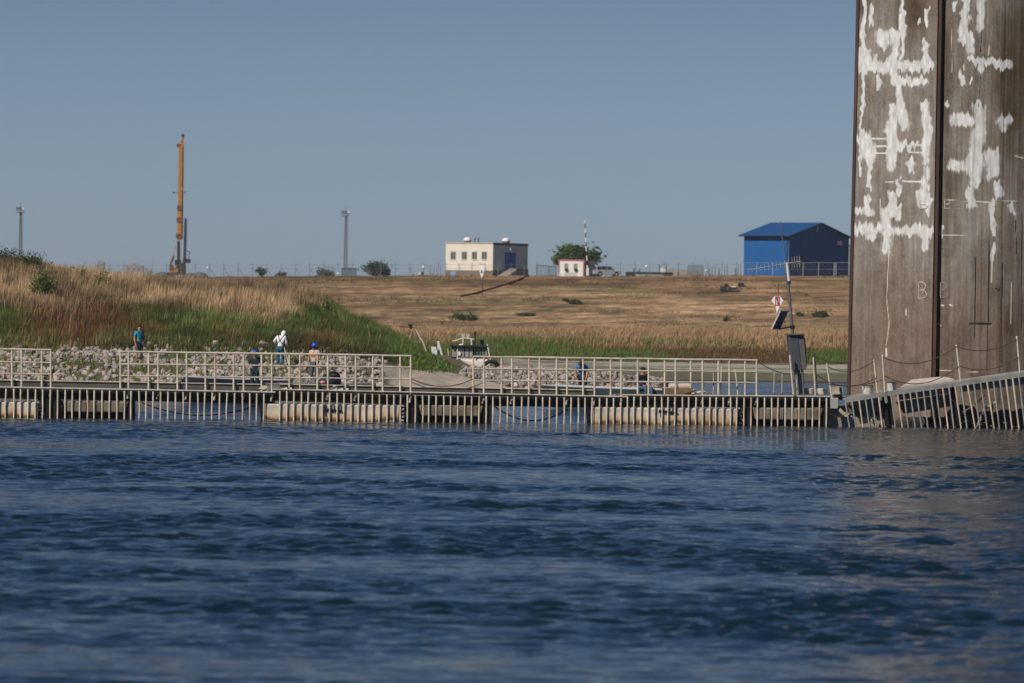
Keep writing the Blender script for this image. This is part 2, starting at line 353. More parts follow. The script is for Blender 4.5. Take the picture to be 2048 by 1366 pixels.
low = sm(yj, 646, 680) * 1.4 * (1 - sm(pj, 560, 700) * .6) * (pj < 800)
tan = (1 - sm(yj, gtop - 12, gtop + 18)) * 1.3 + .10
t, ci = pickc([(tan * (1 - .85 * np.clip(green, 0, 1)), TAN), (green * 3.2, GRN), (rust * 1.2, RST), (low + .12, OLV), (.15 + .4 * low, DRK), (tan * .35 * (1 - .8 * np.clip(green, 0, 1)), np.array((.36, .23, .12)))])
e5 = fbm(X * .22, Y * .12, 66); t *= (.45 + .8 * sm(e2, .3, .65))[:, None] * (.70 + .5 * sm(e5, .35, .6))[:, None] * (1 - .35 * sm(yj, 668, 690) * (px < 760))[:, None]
h = np.where(ci == 0, rng.uniform(.55, 1.2, n), rng.uniform(.35, .85, n)) * (.45 + .95 * e) * np.where(px > 780, .8, 1) * np.interp(Y, [270, 276, 310], [.5, .8, 1])
h *= np.where(u > 780, np.interp(u, [780, 870], [.9, .35]), 1)
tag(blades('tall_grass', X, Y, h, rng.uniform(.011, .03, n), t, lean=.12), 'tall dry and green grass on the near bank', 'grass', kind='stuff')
# low weeds among the stones and creeping plants beside the barge
n = 36000; X = rng.uniform(-27, 9, n); Y = rng.uniform(252, 321, n); u = X * F / 300 + 1024; px, py = proj(X, Y, ground(X, Y))
e = fbm(X * .8, Y * .8, 71); e3 = fbm(X * .3, Y * .25, 74)
creep = gauss(px, py, 872, 728, 48, 15) * 2.4 + gauss(px, py, 835, 712, 30, 18) * 1.5 + gauss(px, py, 905, 716, 26, 11) * 2
weed = (Y < 300) * (e * .6 + e3 * .6 > .61) * .8 * (py < 752) + gauss(px, py, 278, 732, 12, 7) * 3 + gauss(px, py, 175, 732, 62, 9) * 1.2 + gauss(px, py, 560, 742, 22, 8)
inr = inpoly(px, py, RAMP); keep = (rng.random(n) < np.where(u > 775, creep, weed)) & ~(inr & (creep < .5)) & (u < 985); X, Y, creep = X[keep], Y[keep], creep[keep]; n = len(X)
t, ci = pickc([(np.full(n, .55) + (creep > .4) * 2, np.array((.09, .17, .03))), (np.full(n, .4), np.array((.16, .17, .06))), (np.full(n, .15), np.array((.30, .24, .12)))])
tag(blades('low_weeds', X, Y, rng.uniform(.12, .36, n) * np.where(creep > .4, np.interp(X * F / 300 + 1024, [820, 870, 930], [1.3, .8, .4]), 1), rng.uniform(.04, .1, n), t, lean=.5), 'low green weeds among the bank stones', 'weeds', kind='stuff')
# green and rusty reeds on the far shore
n = 130000; Y = 376 + 62 * rng.random(n) ** 1.15; X = rng.uniform(-.045, .098, n) * Y; e = fbm(X * .14, Y * .1, 81); e2 = fbm(X * .5, Y * .3, 82); px, py = proj(X, Y, ground(X, Y))
g_ = sm(vnoise(X * .13, Y * .05, 83) * .62 + e * .38 + .2 * (e2 - .5) + .10 * gauss(px, py, 1240, 690, 170, 40) + .08 * gauss(px, py, 1640, 700, 60, 30), .50, .60) * (1 - sm(Y, 408, 430) * .9); r_ = (1 - g_) * (1 - sm(Y, 396, 416)) * 1.2 + .05; d_ = sm(Y, 398, 425) * 1.6 * (1 - .6 * g_)
hh_ = .7 + .7 * g_
t, ci = pickc([(d_ * 1.5, TAN * np.array((1.05, .95, .87))), (g_ * 1.6, GRN * 1.15), (r_ * .7, np.array((.19, .10, .05))), (np.full(n, .35), OLV * 1.2), (np.full(n, .1), DRK)])
h = hh_ * rng.uniform(.3, .85, n) * (.5 + .8 * e2) * np.interp(Y, [376, 384, 400], [.45, .8, 1.1])
tag(blades('shore_reeds', X, Y, h, rng.uniform(.02, .05, n), t, lean=.13), 'band of green and rust coloured reeds on the far shore', 'reeds', kind='stuff')
# dry meadow behind it
n = 120000; Y = 425 + 310 * rng.random(n) ** 1.5; X = rng.uniform(-.055, .098, n) * Y; e = fbm(X * .06, Y * .02, 91); e2 = fbm(X * .3, Y * .1, 92)
t, ci = pickc([(np.full(n, 1.5), TAN * np.array((1.04, .98, .93))), (sm(e2, .5, .7) * .8, np.array((.42, .23, .11))), (.15 + sm(1 - e, .5, .62) * (Y < 470), OLV * 1.3)])
h = rng.uniform(.4, 1.0, n) * (.35 + .95 * e2) * np.interp(Y, [425, 560, 735], [1.1, .8, .5])
tag(blades('dry_meadow_grass', X, Y, h, rng.uniform(.03, .075, n), t, lean=.16), 'tall straw coloured grass on the flat meadow', 'grass', kind='stuff')
# short tufts on the dike
n = 30000; Y = rng.uniform(800, 888, n); X = rng.uniform(-.06, .09, n) * Y; e2 = fbm(X * .1, Y * .2, 96); k = e2 > .52; X, Y, e2 = X[k], Y[k], e2[k]; n = len(X)
t, ci = pickc([(np.full(n, 1.), TAN * .75), (np.full(n, .5), np.array((.25, .15, .08))), (sm(e2, .6, .7), OLV)])
tag(blades('dike_tufts', X, Y, rng.uniform(.08, .22, n) * (1 + 1.2 * (e2 > .62)), rng.uniform(.06, .16, n), t, lean=.4), 'short dry tufts on the slope of the dike', 'grass', kind='stuff')

# ------------------------------------------------------------------ riprap stones
m_rock = mat('limestone_rock', (.38, .33, .29), .9, .28, 3.0, bump=.03, spec=.15)
m_rock2 = mat('grey_rock', (.27, .24, .215), .9, .28, 3.0, bump=.03, spec=.15)
def rockproto(k):
    rr = random.Random(k); bm = bmesh.new(); bmesh.ops.create_icosphere(bm, subdivisions=1, radius=.5)
    for v in bm.verts: v.co *= rr.uniform(.72, 1.15)
    for _ in range(3):
        nrm = Vector((rr.gauss(0, 1), rr.gauss(0, 1), rr.gauss(0, 1))).normalized(); dd = rr.uniform(.26, .38)
        for v in bm.verts:
            s_ = v.co.dot(nrm) - dd
            if s_ > 0: v.co -= nrm * s_
    me = bpy.data.meshes.new('rock'); bm.to_mesh(me); bm.free(); return me
PR = [rockproto(k) for k in range(14)]
n = 17000; X = rng.uniform(-27, 11, n); Y = rng.uniform(246, 304, n); u = X * F / 300 + 1024; px, py = proj(X, Y, ground(X, Y)); s = .13 + .26 * rng.random(n) ** 1.6 + .16 * (rng.random(n) < .04)
e = fbm(X * .45, Y * .35, 101)
L_ok = (rng.random(n) > gauss(px, py, 172, 732, 58, 8) * .9) & (rng.random(n) > gauss(px, py, 560, 722, 60, 6) * .7) & (u < 800) & (Y < 273 - 4 * rng.random(n)) & ((py > 748) | (e > .40)) & (py < 806)
R_ok = (u > 930) & (u < 1345) & (py > 738) & (py < 797) & (Y > 262) & (rng.random(n) < .95)
ok = (L_ok | R_ok) & ~inpoly(px, py, RAMP) & (px > -60)
ok |= (u < 760) & (Y > 272) & (Y < 277) & (rng.random(n) < .2)
X, Y, s, py, u = X[ok], Y[ok], s[ok], py[ok], u[ok]; s = np.where(u > 900, s * .85, s); Z = ground(X, Y) + s * .18
order = np.argsort(-(s * (1 - .8 * (py > 768)) * (1 - .7 * (u < -50))))
solo = order[:290]; rest = order[290:]
LAB = {0: 'pale limestone boulder in the riprap on the river bank', 1: 'dark grey boulder in the riprap on the river bank'}
for a in (m_rock, m_rock2):
    pass
PR2 = []
for p in PR:
    q = p.copy(); q.materials.append(m_rock2); PR2.append(q); p.materials.append(m_rock)
for i in solo:
    k = int(rng.random() < .25)
    o = bpy.data.objects.new('boulder', (PR2 if k else PR)[int(rng.integers(14))]); COL.objects.link(o)
    o.location = (X[i], Y[i], Z[i]); o.rotation_euler = tuple(rng.uniform(0, 6.28, 3)); q = s[i] * 1.12
    o.scale = (q * rng.uniform(.85, 1.3), q * rng.uniform(.8, 1.2), q * rng.uniform(.6, .95)); tag(o, LAB[k], 'boulder', 'riprap boulders')
P0 = [np.array([v.co[:] for v in p.vertices]) for p in PR]; F0 = [np.array([f.vertices[:] for f in p.polygons]) for p in PR]
vs, fs, cs, o_ = [], [], [], 0
for i in rest:
    k = int(rng.integers(14)); a = rng.normal(size=4); a /= np.linalg.norm(a); w_, x_, y_, z_ = a
    Rm = np.array([[1 - 2 * (y_ * y_ + z_ * z_), 2 * (x_ * y_ - z_ * w_), 2 * (x_ * z_ + y_ * w_)], [2 * (x_ * y_ + z_ * w_), 1 - 2 * (x_ * x_ + z_ * z_), 2 * (y_ * z_ - x_ * w_)], [2 * (x_ * z_ - y_ * w_), 2 * (y_ * z_ + x_ * w_), 1 - 2 * (x_ * x_ + y_ * y_)]])
    v = (P0[k] * s[i] * rng.uniform(.75, 1.3, 3)) @ Rm.T + (X[i], Y[i], Z[i]); vs.append(v); fs.append(F0[k] + o_); o_ += len(v)
    cs.append(np.ones((len(v), 3)) * rng.uniform(.4, 1.2) * (1, rng.uniform(.93, 1.02), rng.uniform(.88, 1.02)))
m_rubble = mat('rubble', (.39, .335, .295), .9, .25, 3.0, attr='tone', bump=.03, spec=.15)
tag(npmesh('rubble', np.concatenate(vs), np.concatenate(fs), m_rubble, np.concatenate(cs)), 'smaller broken stones filling the bank between the boulders', 'rubble', kind='stuff')
print('ROCKS', len(solo), len(rest))

# ------------------------------------------------------------------ planes seen through photo pixels
def on_plane(px, py, P0, n):
    a, b = lev(px, py); d = Vector((a / F, 1, -b / F)); C0 = Vector((0, 0, H)); P0, n = Vector(P0), Vector(n)
    return C0 + d * ((P0 - C0).dot(n) / d.dot(n))
cream = mat('cream_paint', (.68, .61, .50), .6, .13, 3, col2=(.40, .33, .26))
creamrust = mat('rusty_cream_paint', (.70, .62, .50), .6, .1, 1.6, col2=(.38, .25, .16))
deckgrey = mat('weathered_deck', (.23, .215, .19), .8, .2, 4, bump=.01)
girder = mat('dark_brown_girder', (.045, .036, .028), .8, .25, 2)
darkm = mat('black_steel', (.02, .019, .018), .6, .2, 3)
blockm = mat('stained_concrete', (.30, .265, .205), .9, .1, 1.3, col2=(.12, .095, .065), bump=.02)
toem = mat('grey_plank', (.115, .105, .095), .85, .25, 2.5, stretch=(.3, .3, 2))
cable = mat('cable', (.03, .027, .025), .7, .1, 4)
rope = mat('brown_rope', (.07, .045, .035), .9, .1, 4)
def hullmat():
    m = mat('dirty_white_hull', (.74, .68, .58), .7, .1, 1.6, col2=(.42, .38, .31), stretch=(1, 1, .6), bump=.01)
    N = m.node_tree.nodes; L = m.node_tree.links; b = N['Principled BSDF']; src = b.inputs['Base Color'].links[0].from_socket
    g = N.new('ShaderNodeNewGeometry'); sp = N.new('ShaderNodeSeparateXYZ'); L.new(g.outputs['Position'], sp.inputs[0])
    no = N.new('ShaderNodeTexNoise'); no.inputs['Scale'].default_value = 1.1; no.inputs['Detail'].default_value = 5; L.new(g.outputs['Position'], no.inputs[0])
    ad = N.new('ShaderNodeMath'); ad.operation = 'MULTIPLY_ADD'; ad.inputs[1].default_value = -.5; L.new(no.outputs[0], ad.inputs[0]); L.new(sp.outputs[2], ad.inputs[2])
    cr = N.new('ShaderNodeValToRGB'); L.new(ad.outputs[0], cr.inputs[0]); e = cr.color_ramp.elements
    mr = N.new('ShaderNodeMapRange'); mr.inputs[1].default_value = -.42; mr.inputs[2].default_value = .42; L.new(ad.outputs[0], mr.inputs[0]); L.new(mr.outputs[0], cr.inputs[0])
    e[0].position = 0; e[0].color = (.75, .7, .6, 1); e[1].position = 1; e[1].color = (1, 1, 1, 1)
    for p_, c_ in ((.14, (.72, .66, .55, 1)), (.2, (.16, .11, .06, 1)), (.29, (.30, .2, .11, 1)), (.40, (.95, .72, .48, 1)), (.6, (1.05, .97, .88, 1)), (.82, (.8, .8, .82, 1))):
        q = e.new(p_); q.color = c_
    mm = N.new('ShaderNodeMix'); mm.data_type = 'RGBA'; mm.blend_type = 'MULTIPLY'; mm.inputs[0].default_value = 1
    L.new(src, mm.inputs['A']); L.new(cr.outputs[0], mm.inputs['B']); L.new(mm.outputs['Result'], b.inputs['Base Color']); return m
hullm = hullmat()

# ------------------------------------------------------------------ the floating barrier
A_ = W0(0, 835); B_ = W0(1650, 853); EB = (B_ - A_).normalized(); NB = Vector((EB.y, -EB.x, 0))      # NB looks at the camera
def BP(px, py, off=0.0): return on_plane(px, py, A_ - NB * off, NB)
def slab(mb, pts_top, th, dep, off=0.0):
    """plank running along photo points on the barrier plane: th metres thick, dep metres deep"""
    for (a, b) in zip(pts_top[:-1], pts_top[1:]):
        p, q = BP(*a, off), BP(*b, off); back = -NB * dep; dn = Vector((0, 0, -th))
        mb.hexa([p + dn, q + dn, q + dn + back, p + dn + back, p, q, q + back, p + back])
    return mb
def lin(px, pts): return float(np.interp(px, [p[0] for p in pts], [p[1] for p in pts]))
def pxrange(a, b, n): return [a + (b - a) * k / n for k in range(n + 1)]
def sec(label, x0, x1, deck, bars, group=None):
    loc = BP((x0 + x1) / 2, 840); loc.z = 0
    t = thing('floating_barrier', label, 'floating barrier', loc)
    fr = pxrange(x0, x1, 6); top = [(x, lin(x, deck)) for x in fr]
    slab(MB(), top, .085, 1.5).build('deck', deckgrey, t)
    slab(MB(), [(x, y + 5.2) for x, y in top], .09, .02, .10).build('fascia', toem, t)
    lip = MB(); p, q = BP(*top[0]), BP(*top[-1]); lip.tube(p + NB * .03 + Vector((0, 0, -.02)), q + NB * .03 + Vector((0, 0, -.02)), .028); lip.build('edge_rail', cream, t)
    slab(MB(), [(x, y + 6.5) for x, y in top], .30, .12, .32).build('girder', girder, t)  # very dark brown, with the shadow beneath the deck put into the colour
    for x in bars:
        x += random.uniform(-.8, .8); p = BP(x, lin(x, deck) + 4); p += NB * .05; q = p.copy(); q.z = -.35
        lean = EB * random.gauss(0, .012); mid = p.lerp(q, .5) + lean
        o = MB().tube(p, mid, .031, .029, 7).tube(mid, q, .029, .027, 7).build('bar', cream if random.random() < .75 else creamrust, t, smooth=False)
    return t, top
BARTOP = 6
D1 = [(-120, 771), (0, 773), (240, 777.5), (550, 783.5)]
D2 = [(545, 777.5), (820, 786), (1255, 792.5)]
D3 = [(1243, 789), (1500, 791), (1662, 792)]
b1 = [12 + 14.75 * k for k in range(-6, 36)]; b2 = [x for x in (560 + 14.2 * k for k in range(50)) if x < 1247]; b3 = [1254 + 13.75 * k for k in range(30) if 1254 + 13.75 * k < 1657]
S1, T1 = sec('left section of the floating barrier with a gap between its two railings', -110, 550, D1, b1)
S2, T2 = sec('middle section of the floating barrier with ropes across its railing gap', 546, 1254, D2, b2)
S3, T3 = sec('right section of the floating barrier carrying the leaning grey cabinet and loose posts', 1244, 1660, D3, b3)
def railing(t, deck, tp, x0, x1, posts, off, ext, endl=True):
    """tp: (top, mid, low) rows as point lists; posts in photo columns"""
    r = MB()
    for k, row in enumerate(tp):
        p, q = BP(x0, lin(x0, row), off), BP(x1, lin(x1, row), off); n_ = 6
        pts = [p.lerp(q, j / n_) + Vector((0, 0, random.uniform(-.008, .008))) for j in range(n_ + 1)]
        r.path(pts, .034 if k == 0 else .024, 7)
        if k == 0: ro = r.build('railing', cream, t)
        else: r.build('rail', cream, ro)
        r = MB()
    for x in posts:
        x += random.uniform(-.6, .6); p = BP(x, lin(x, tp[0]) + 1, off); q = BP(x, lin(x, deck) + (0 if off else 0), off); q.z = p.z - (p.z - q.z) - .04
        MB().tube(p, q, .034, n=8).build('post', cream if random.random() < .7 else creamrust, ro)
        if ext and random.random() < .95:
            c = BP(x, lin(x, deck) + 5, .08); d = BP(x - 2.5, lin(x, deck) + 19, .12)
            MB().tube(c, d, .055, .035, 5).build('bracket', cream, t)
RT = [(-120, 695), (0, 697), (102, 700), (240, 703), (822, 711.5), (946, 713.5), (1515, 720.5)]
RM = [(-120, 721), (0, 723), (240, 728), (822, 734.5), (946, 737.5), (1515, 744)]
RL = [(-120, 745), (0, 746.5), (240, 751.5), (822, 758), (946, 760.5), (1515, 765.5)]
TP = (RT, RM, RL)
railing(S1, D1, TP, -110, 102, [42.5 + 57 * k for k in range(-2, 1)] + [101.5], 0, True)
railing(S1, D1, TP, -110, 102, [24.6 + 59 * k for k in range(-2, 2)], 1.35, False)
railing(S1, D1, TP, 240, 546, [257, 316, 373, 430, 487, 543.5], 0, True)
railing(S1, D1, TP, 240, 546, [240.5, 297, 355, 411, 467, 523], 1.35, False)
railing(S2, D2, TP, 547, 822.5, [600, 656, 711, 766, 822], 0, True)
railing(S2, D2, TP, 547, 822, [579, 635, 691, 746, 801], 1.35, False)
railing(S2, D2, TP, 946, 1251, [968, 1024.5, 1079.6, 1134.6, 1189, 1243], 0, True)
railing(S2, D2, TP, 946, 1251, [946.7, 1003.6, 1058, 1113.7, 1166.5, 1221.6], 1.35, False)
railing(S3, D3, TP, 1252, 1515, [1297, 1351, 1405.4, 1459, 1513], 0, True)
railing(S3, D3, TP, 1252, 1515, [1275.5, 1329.4, 1382, 1437, 1490], 1.35, False)
# raised planks along the far side of the deck
def toe(t, pts, h=.21):
    mb = MB(); slab(mb, pts, h, .06, 1.45); mb.build('toe_board', toem, t)
    mb = MB(); p, q = BP(*pts[0], 1.42), BP(*pts[-1], 1.42); mb.tube(p + Vector((0, 0, .01)), q + Vector((0, 0, .01)), .02).build('toe_board_edge', cream, t)
toe(S1, [(-110, 759), (100, 762.5), (420, 767), (528, 769.5)], .22)
toe(S2, [(560, 769), (700, 771), (830, 775), (1185, 781)], .20)
# floats and concrete blocks under the deck
def pontoon(t, x0, x1, yt, name, m, off, dep, foot=-.4, notch=None):
    p, q = BP(x0, yt, off), BP(x1, lin(x1, [(x0, yt), (x1, yt + (x1 - x0) * .0165)]), off); zt = p.z; q.z = zt; back = -NB * dep
    P = [p.copy(), q.copy(), q + back, p + back]; Bm = []
    ins = EB * .12
    for v, sgn in zip(P, (1, -1, -1, 1)): w_ = v.copy(); w_.z = foot; Bm.append(w_ + ins * sgn)
    o = MB().hexa(Bm + P).build(name, m, t)
    bv = o.modifiers.new('b', 'BEVEL'); bv.width = .06; bv.segments = 3
    return p, q
pontoon(S1, -150, 78, 802, 'float', hullm, -.01, 1.2)
pontoon(S2, 530, 802, 807.5, 'float', hullm, -.01, 1.2)
pontoon(S3, 1186, 1479, 814, 'float', hullm, -.01, 1.2)
for t, x0, x1, yt in ((S1, 126, 258, 801.5), (S2, 838, 968, 810), (S3, 1505, 1648, 815)):
    p, q = pontoon(t, x0, x1, yt, 'concrete_block', blockm, .16, .9, foot=.2)
    MB().box((p + q) / 2 - NB * .6 + Vector((0, 0, -.62)), ((q - p).length * .98, .7, .75), rz=math.atan2(EB.y, EB.x)).build('block_gap_shadow', darkm, t)  # black box added to stand for the shadowed gap below the block
for t, x, y0, wd in ((S1, 88, 783, .28), (S1, 110, 783, .42), (S1, 264, 783, .25), (S2, 812, 790, .22), (S2, 830, 791, .25), (S2, 976, 793, .28), (S3, 1486, 797, .28), (S3, 1500, 797, .16), (S3, 1654, 797, .22)):
    p = BP(x, y0, .2); MB().hexa([Vector((v.x, v.y, z)) for z in (-.4, p.z) for v in (p - EB * wd / 2, p + EB * wd / 2, p + EB * wd / 2 - NB * .5, p - EB * wd / 2 - NB * .5)]).build('joint_post', darkm, t)
for t, x, yt, lab in ((S2, 804, 806, 1), (S3, 1481, 812, 1), (S1, 80, 800, 1)):       # broken end plates
    for k in range(5):
        p = BP(x + random.uniform(-2, 4), yt + 6 + k * 7, .12); MB().box(p, (.12, .08, .05), rz=.3, ry=random.uniform(-.6, .6)).build('corroded_plate', cream, t)
for t, xs in ((S2, (652, 668, 682)), (S3, (1322, 1338, 1352))):                # rust scars round the hatch
    p, q = BP(xs[0] - 4, 819 if t is S2 else 822, -.03), BP(xs[2] + 2, 822 if t is S2 else 826, -.03)
    MB().tube(p, q, .055, .04, 5).build('hatch_bar', darkm, t)
    for x in xs + (xs[1] + 7,):
        p = BP(x, 809 if t is S2 else 814, -.02); MB().tube(p, p - Vector((0, 0, random.uniform(.15, .42))), .022, n=5).build('rust_scar', girder, t)
def sag(name, label, a, b, drop, m, r=.016, cat='cable', group=None, n=14):
    a, b = Vector(a), Vector(b); pts = []
    for k in range(n + 1):
        t = k / n; p = a.lerp(b, t); p.z -= drop * 4 * t * (1 - t); pts.append(p)
    return tag(MB().path(pts, r).build(name, m, org=a), label, cat, group)
sag('mooring_cable', 'black cable sagging to the water under the left railing', BP(283, 805, .5), BP(520, 808, .5), .42, cable, .022)
sag('mooring_cable', 'black cable sagging to the water under the middle railing', BP(988, 812, .5), BP(1135, 818, .5), .46, cable, .026)
sag('handrail_rope', 'thin upper rope across the gap between the two middle railings', BP(822, 757, 0), BP(946, 758, 0), .27, rope, .017, 'rope')
sag('handrail_rope', 'thin lower rope across the gap between the two middle railings', BP(822, 763, .8), BP(968, 764, 0), .33, rope, .015, 'rope')
sag('handrail_rope', 'rope from the end of the right railing to the post beside the grey cabinet', BP(1515, 722, 0), BP(1580, 748, 0), .10, rope, .018, 'rope')

# ------------------------------------------------------------------ tilted walkway by the pier
galv = mat('galvanised_steel', (.34, .34, .32), .55, .2, 3, metal=.2)
plate = mat('grey_painted_plate', (.36, .35, .33), .7, .2, 2)
beige = mat('beige_concrete', (.47, .41, .32), .85, .16, 1.2, col2=(.30, .25, .19), bump=.02)
def slope_sec(label, x0, x1, line, bars, lean, extra):
    loc = BP((x0 + x1) / 2, 850); loc.z = 0
    t = thing('tilted_walkway', label, 'walkway', loc)
    top = [(x, lin(x, line)) for x in pxrange(x0, x1, 4)]
    slab(MB(), top, .07, 1.3, 0).build('deck', galv, t)
    p, q = BP(*top[0]), BP(*top[-1]); dn = Vector((0, 0, -.16)); MB().hexa([p + dn + NB * .04, q + dn + NB * .04, q + dn, p + dn, p + NB * .04, q + NB * .04, q, p]).build('edge_plate', galv, t)
    for x in bars:
        x += random.uniform(-.8, .8); y = lin(x, line) + 9; p = BP(x, y, -.08); q = BP(x + lean * random.uniform(.85, 1.12), 858 + (x - 1690) * .008 + random.uniform(-1, 1), -.08); q.z = max(q.z, -.05)
        m1 = p.lerp(q, .42)
        bo = MB().tube(p, m1, .033, .031, 7).tube(m1, q, .031, .029, 7); bo.tube(q, q + Vector((-.07, -.03, -.35)), .028, .02, 6)
        bo.build('bar', galv if random.random() < .75 else creamrust, t)
    return t
LD = [(1640, 802), (1691, 796.5), (1765, 784.5), (1905, 765), (1929, 761.5), (2048, 744.5), (2120, 734)]
E1 = slope_sec('first tilted walkway section rising from the broken gap to the foot of the pier', 1690, 1772, LD, [1691.5 + 13.1 * k for k in range(6)], 8.5, 0)
E2 = slope_sec('second tilted walkway section sloping up in front of the vertical pier groove', 1774, 1903, LD, [1782 + 12.9 * k for k in range(10)], 10.5, 0)
E3 = slope_sec('last tilted walkway section climbing past the right side of the pier', 1905, 2110, LD, [1910 + 12.8 * k for k in range(15)], 14, 0)
def para(t, name, m, c4, off, dep):        # four photo corners tl, tr, br, bl
    P = [BP(*c, off) for c in c4]; b = -NB * dep
    MB().hexa([P[3], P[2], P[2] + b, P[3] + b, P[0], P[1], P[1] + b, P[0] + b]).build(name, m, t)
para(E1, 'side_board', beige, ((1700, 800), (1758, 791), (1758, 806), (1704, 810)), .3, .05)
para(E1, 'beam', blockm, ((1696, 812), (1772, 800), (1772, 822), (1703, 828)), .4, .3)
para(E2, 'side_board', beige, ((1790, 788), (1899, 771), (1899, 787), (1800, 800)), .3, .05)
para(E2, 'beam', blockm, ((1796, 804), (1903, 788), (1905, 812), (1812, 827)), .4, .3)
para(E3, 'side_board', plate, ((1920, 770), (2100, 742), (2100, 763), (1922, 784)), .3, .05)
for x, t in ((1772, E1), (1779, E2), (1907, E3)):
    p = BP(x, lin(x, LD) + 5, .25); q = BP(x + 5, 850, .25); MB().hexa([q - EB * .09, q + EB * .09, q + EB * .09 - NB * .3, q - EB * .09 - NB * .3, p - EB * .09, p + EB * .09, p + EB * .09 - NB * .3, p - EB * .09 - NB * .3]).build('support_post', darkm, t)
p = BP(1771, 789, -.03); q = BP(1773, 806, -.03); MB().tube(p, q, .07, .045, 5).build('gusset', galv, E1)
# beige footing and debris behind the walkway
ft = thing('sunken_pontoon', 'smooth beige sunken pontoon lying in the gap between barrier and tilted walkway', 'pontoon', BP(1712, 856, .9))
P = [BP(1652, 812, .8), BP(1765, 806, .8)]; b_ = -NB * 1.6
prof = [(0, P[0].z), (-.12, P[0].z - .25), (-.30, P[0].z - .45), (-.36, .35), (-.25, -.4), (1.6, -.4), (1.6, P[0].z)]
A0 = P[0]; MB().prism([Vector((A0.x, A0.y, 0)) - NB * o + Vector((0, 0, z)) for o, z in prof], EB * 2.35).build('hull', beige, ft)
MB().box(BP(1765, 838, .6), (.5, .3, .4), rz=.1, ry=.5).build('broken_end', blockm, ft)
sl = thing('concrete_slab', 'pale broken concrete slab lying on the walkway at the foot of the groove', 'slab', BP(1850, 770, 1.4))
MB().hexa([BP(1800, 775, 1.3), BP(1911, 762, 1.3), BP(1911, 762, 3.2), BP(1815, 768, 3.2), BP(1805, 771, 1.3), BP(1906, 757, 1.3), BP(1885, 753, 3.2), BP(1824, 759, 3.2)]).build('slab', mat('chalky_concrete', (.62, .56, .5), .9, .2, 4, col2=(.33, .28, .24), bump=.03), sl)
tb = thing('timber_beam', 'splintered pale timber leaning behind the first tilted section', 'timber', BP(1745, 840, .45))
MB().tube(BP(1733, 824, .5), BP(1757, 852, .45), .13, .10, 6).tube(BP(1728, 826, .5), BP(1738, 822, .5), .09, .12, 6).build('beam', mat('bleached_wood', (.52, .41, .28), .9, .3, 6, bump=.02), tb)
wood = mat('dead_branch', (.30, .25, .21), .9, .25, 6)
br = thing('dead_branch', 'forked dead branch caught behind the last tilted section', 'branch', BP(1965, 850, .35))
MB().path([BP(1994, 801, .25), BP(1985, 810, .3), BP(1968, 817, .35), BP(1962, 838, .35), BP(1950, 858, .3)], .05, 6).tube(BP(1968, 817, .35), BP(1962, 832, .5), .04, .02).build('stem', wood, br)
MB().path([BP(1923, 827, .3), BP(1945, 812, .4), BP(1960, 800, .5), BP(1970, 790, .6)], .02, 5).path([BP(1932, 822, .3), BP(1940, 815, .2)], .018).build('twig', wood, br)
MB().path([BP(1985, 812, .4), BP(1983, 828, .45), BP(1986, 842, .5)], .045, 6).build('hanging_cloth', mat('purple_grey_cloth', (.13, .09, .10), .9, .2, 5), br)
rk = mat('wet_dark_rock', (.06, .05, .04), .7, .4, 1.5, bump=.1)
for k, (x0, x1, y0, y1, lab) in enumerate(((1800, 1908, 826, 872, 'black wet rock mass under the second tilted section'), (1905, 2130, 790, 872, 'dark rock mass under the last tilted section'))):
    c_ = BP((x0 + x1) / 2, 850, 2.2); o = MB(); wv = (BP(x1, 850, 2.2) - BP(x0, 850, 2.2)).length
    for j in range(6):
        o2 = BP(x0 + (x1 - x0) * (j + .5) / 6, 850, 2.4); o.ball((o2.x, o2.y, .1), wv / 7, (1.2, .8, .9 if k == 0 else 1.2), 9)
    tag(o.build('bank_rock', rk if k == 0 else mat('brown_rock', (.10, .075, .06), .9, .3, 1.5, bump=.1), org=c_), lab, 'rock')
twig = thing('driftwood', 'yellow reed debris tangled at the waterline by the last walkway joint', 'driftwood', BP(1912, 852, .2))
tm = mat('dry_reed', (.45, .28, .10), .9, .2, 6); o = MB()
for k in range(26):
    x = random.uniform(1890, 2040) if k > 9 else random.uniform(1908, 1920); a = BP(x, random.uniform(845, 858), .3); o.tube(a, a + (EB * random.uniform(-.35, .35) + Vector((0, 0, random.uniform(-.02, .12)))) if k > 9 else a + Vector((random.uniform(-.05, .05), 0, random.uniform(.3, .75))), .014, .008, 4)
o.build('reed_stems', tm, twig)

# rope posts along the walkway
def rpost(lab, a, b, off=0.0, r=.034, m=None):
    p, q = BP(*a, off), BP(*b, off); o = MB().tube(q - Vector((0, 0, .03)), p, r, r * .9, 8); o.lathe(p, [(r * 1.1, 0), (r * 1.1, .03), (.01, .05)], 8)
    return tag(o.build('guide_post', m or cream, org=q), lab, 'post')
pinkm = mat('faded_pink_paint', (.45, .30, .25), .7, .15, 4)
rpost('faded pink upright bar behind the end of the right railing', (1427, 745), (1427, 788), .6, .025, pinkm)
rpost('white upright bar next to the faded pink one behind the right railing', (1443, 737), (1441, 787), .6, .026)
rpost('leaning white bar behind the last panels of the right railing', (1471, 742), (1476, 787), .7, .028)
rpost('short grey bar left of the two standing in open water past the railing', (1549, 748), (1548, 785), 2.2, .034, galv)
rpost('short grey bar right of its twin in open water past the railing', (1565, 748), (1564, 786), 2.2, .034, galv)
rpost('leaning white post touching the left side of the grey cabinet', (1580, 713), (1587, 787), -.1)
rpost('tall white post with a rusty foot just right of the grey cabinet', (1627, 718), (1631, 789), 0, .034, creamrust)
rpost('thin white post leaning against the rusty footed one', (1629, 710), (1635, 779), .9, .03)
rpost('leaning white post above the cream box', (1654, 730), (1664, 795), 0)
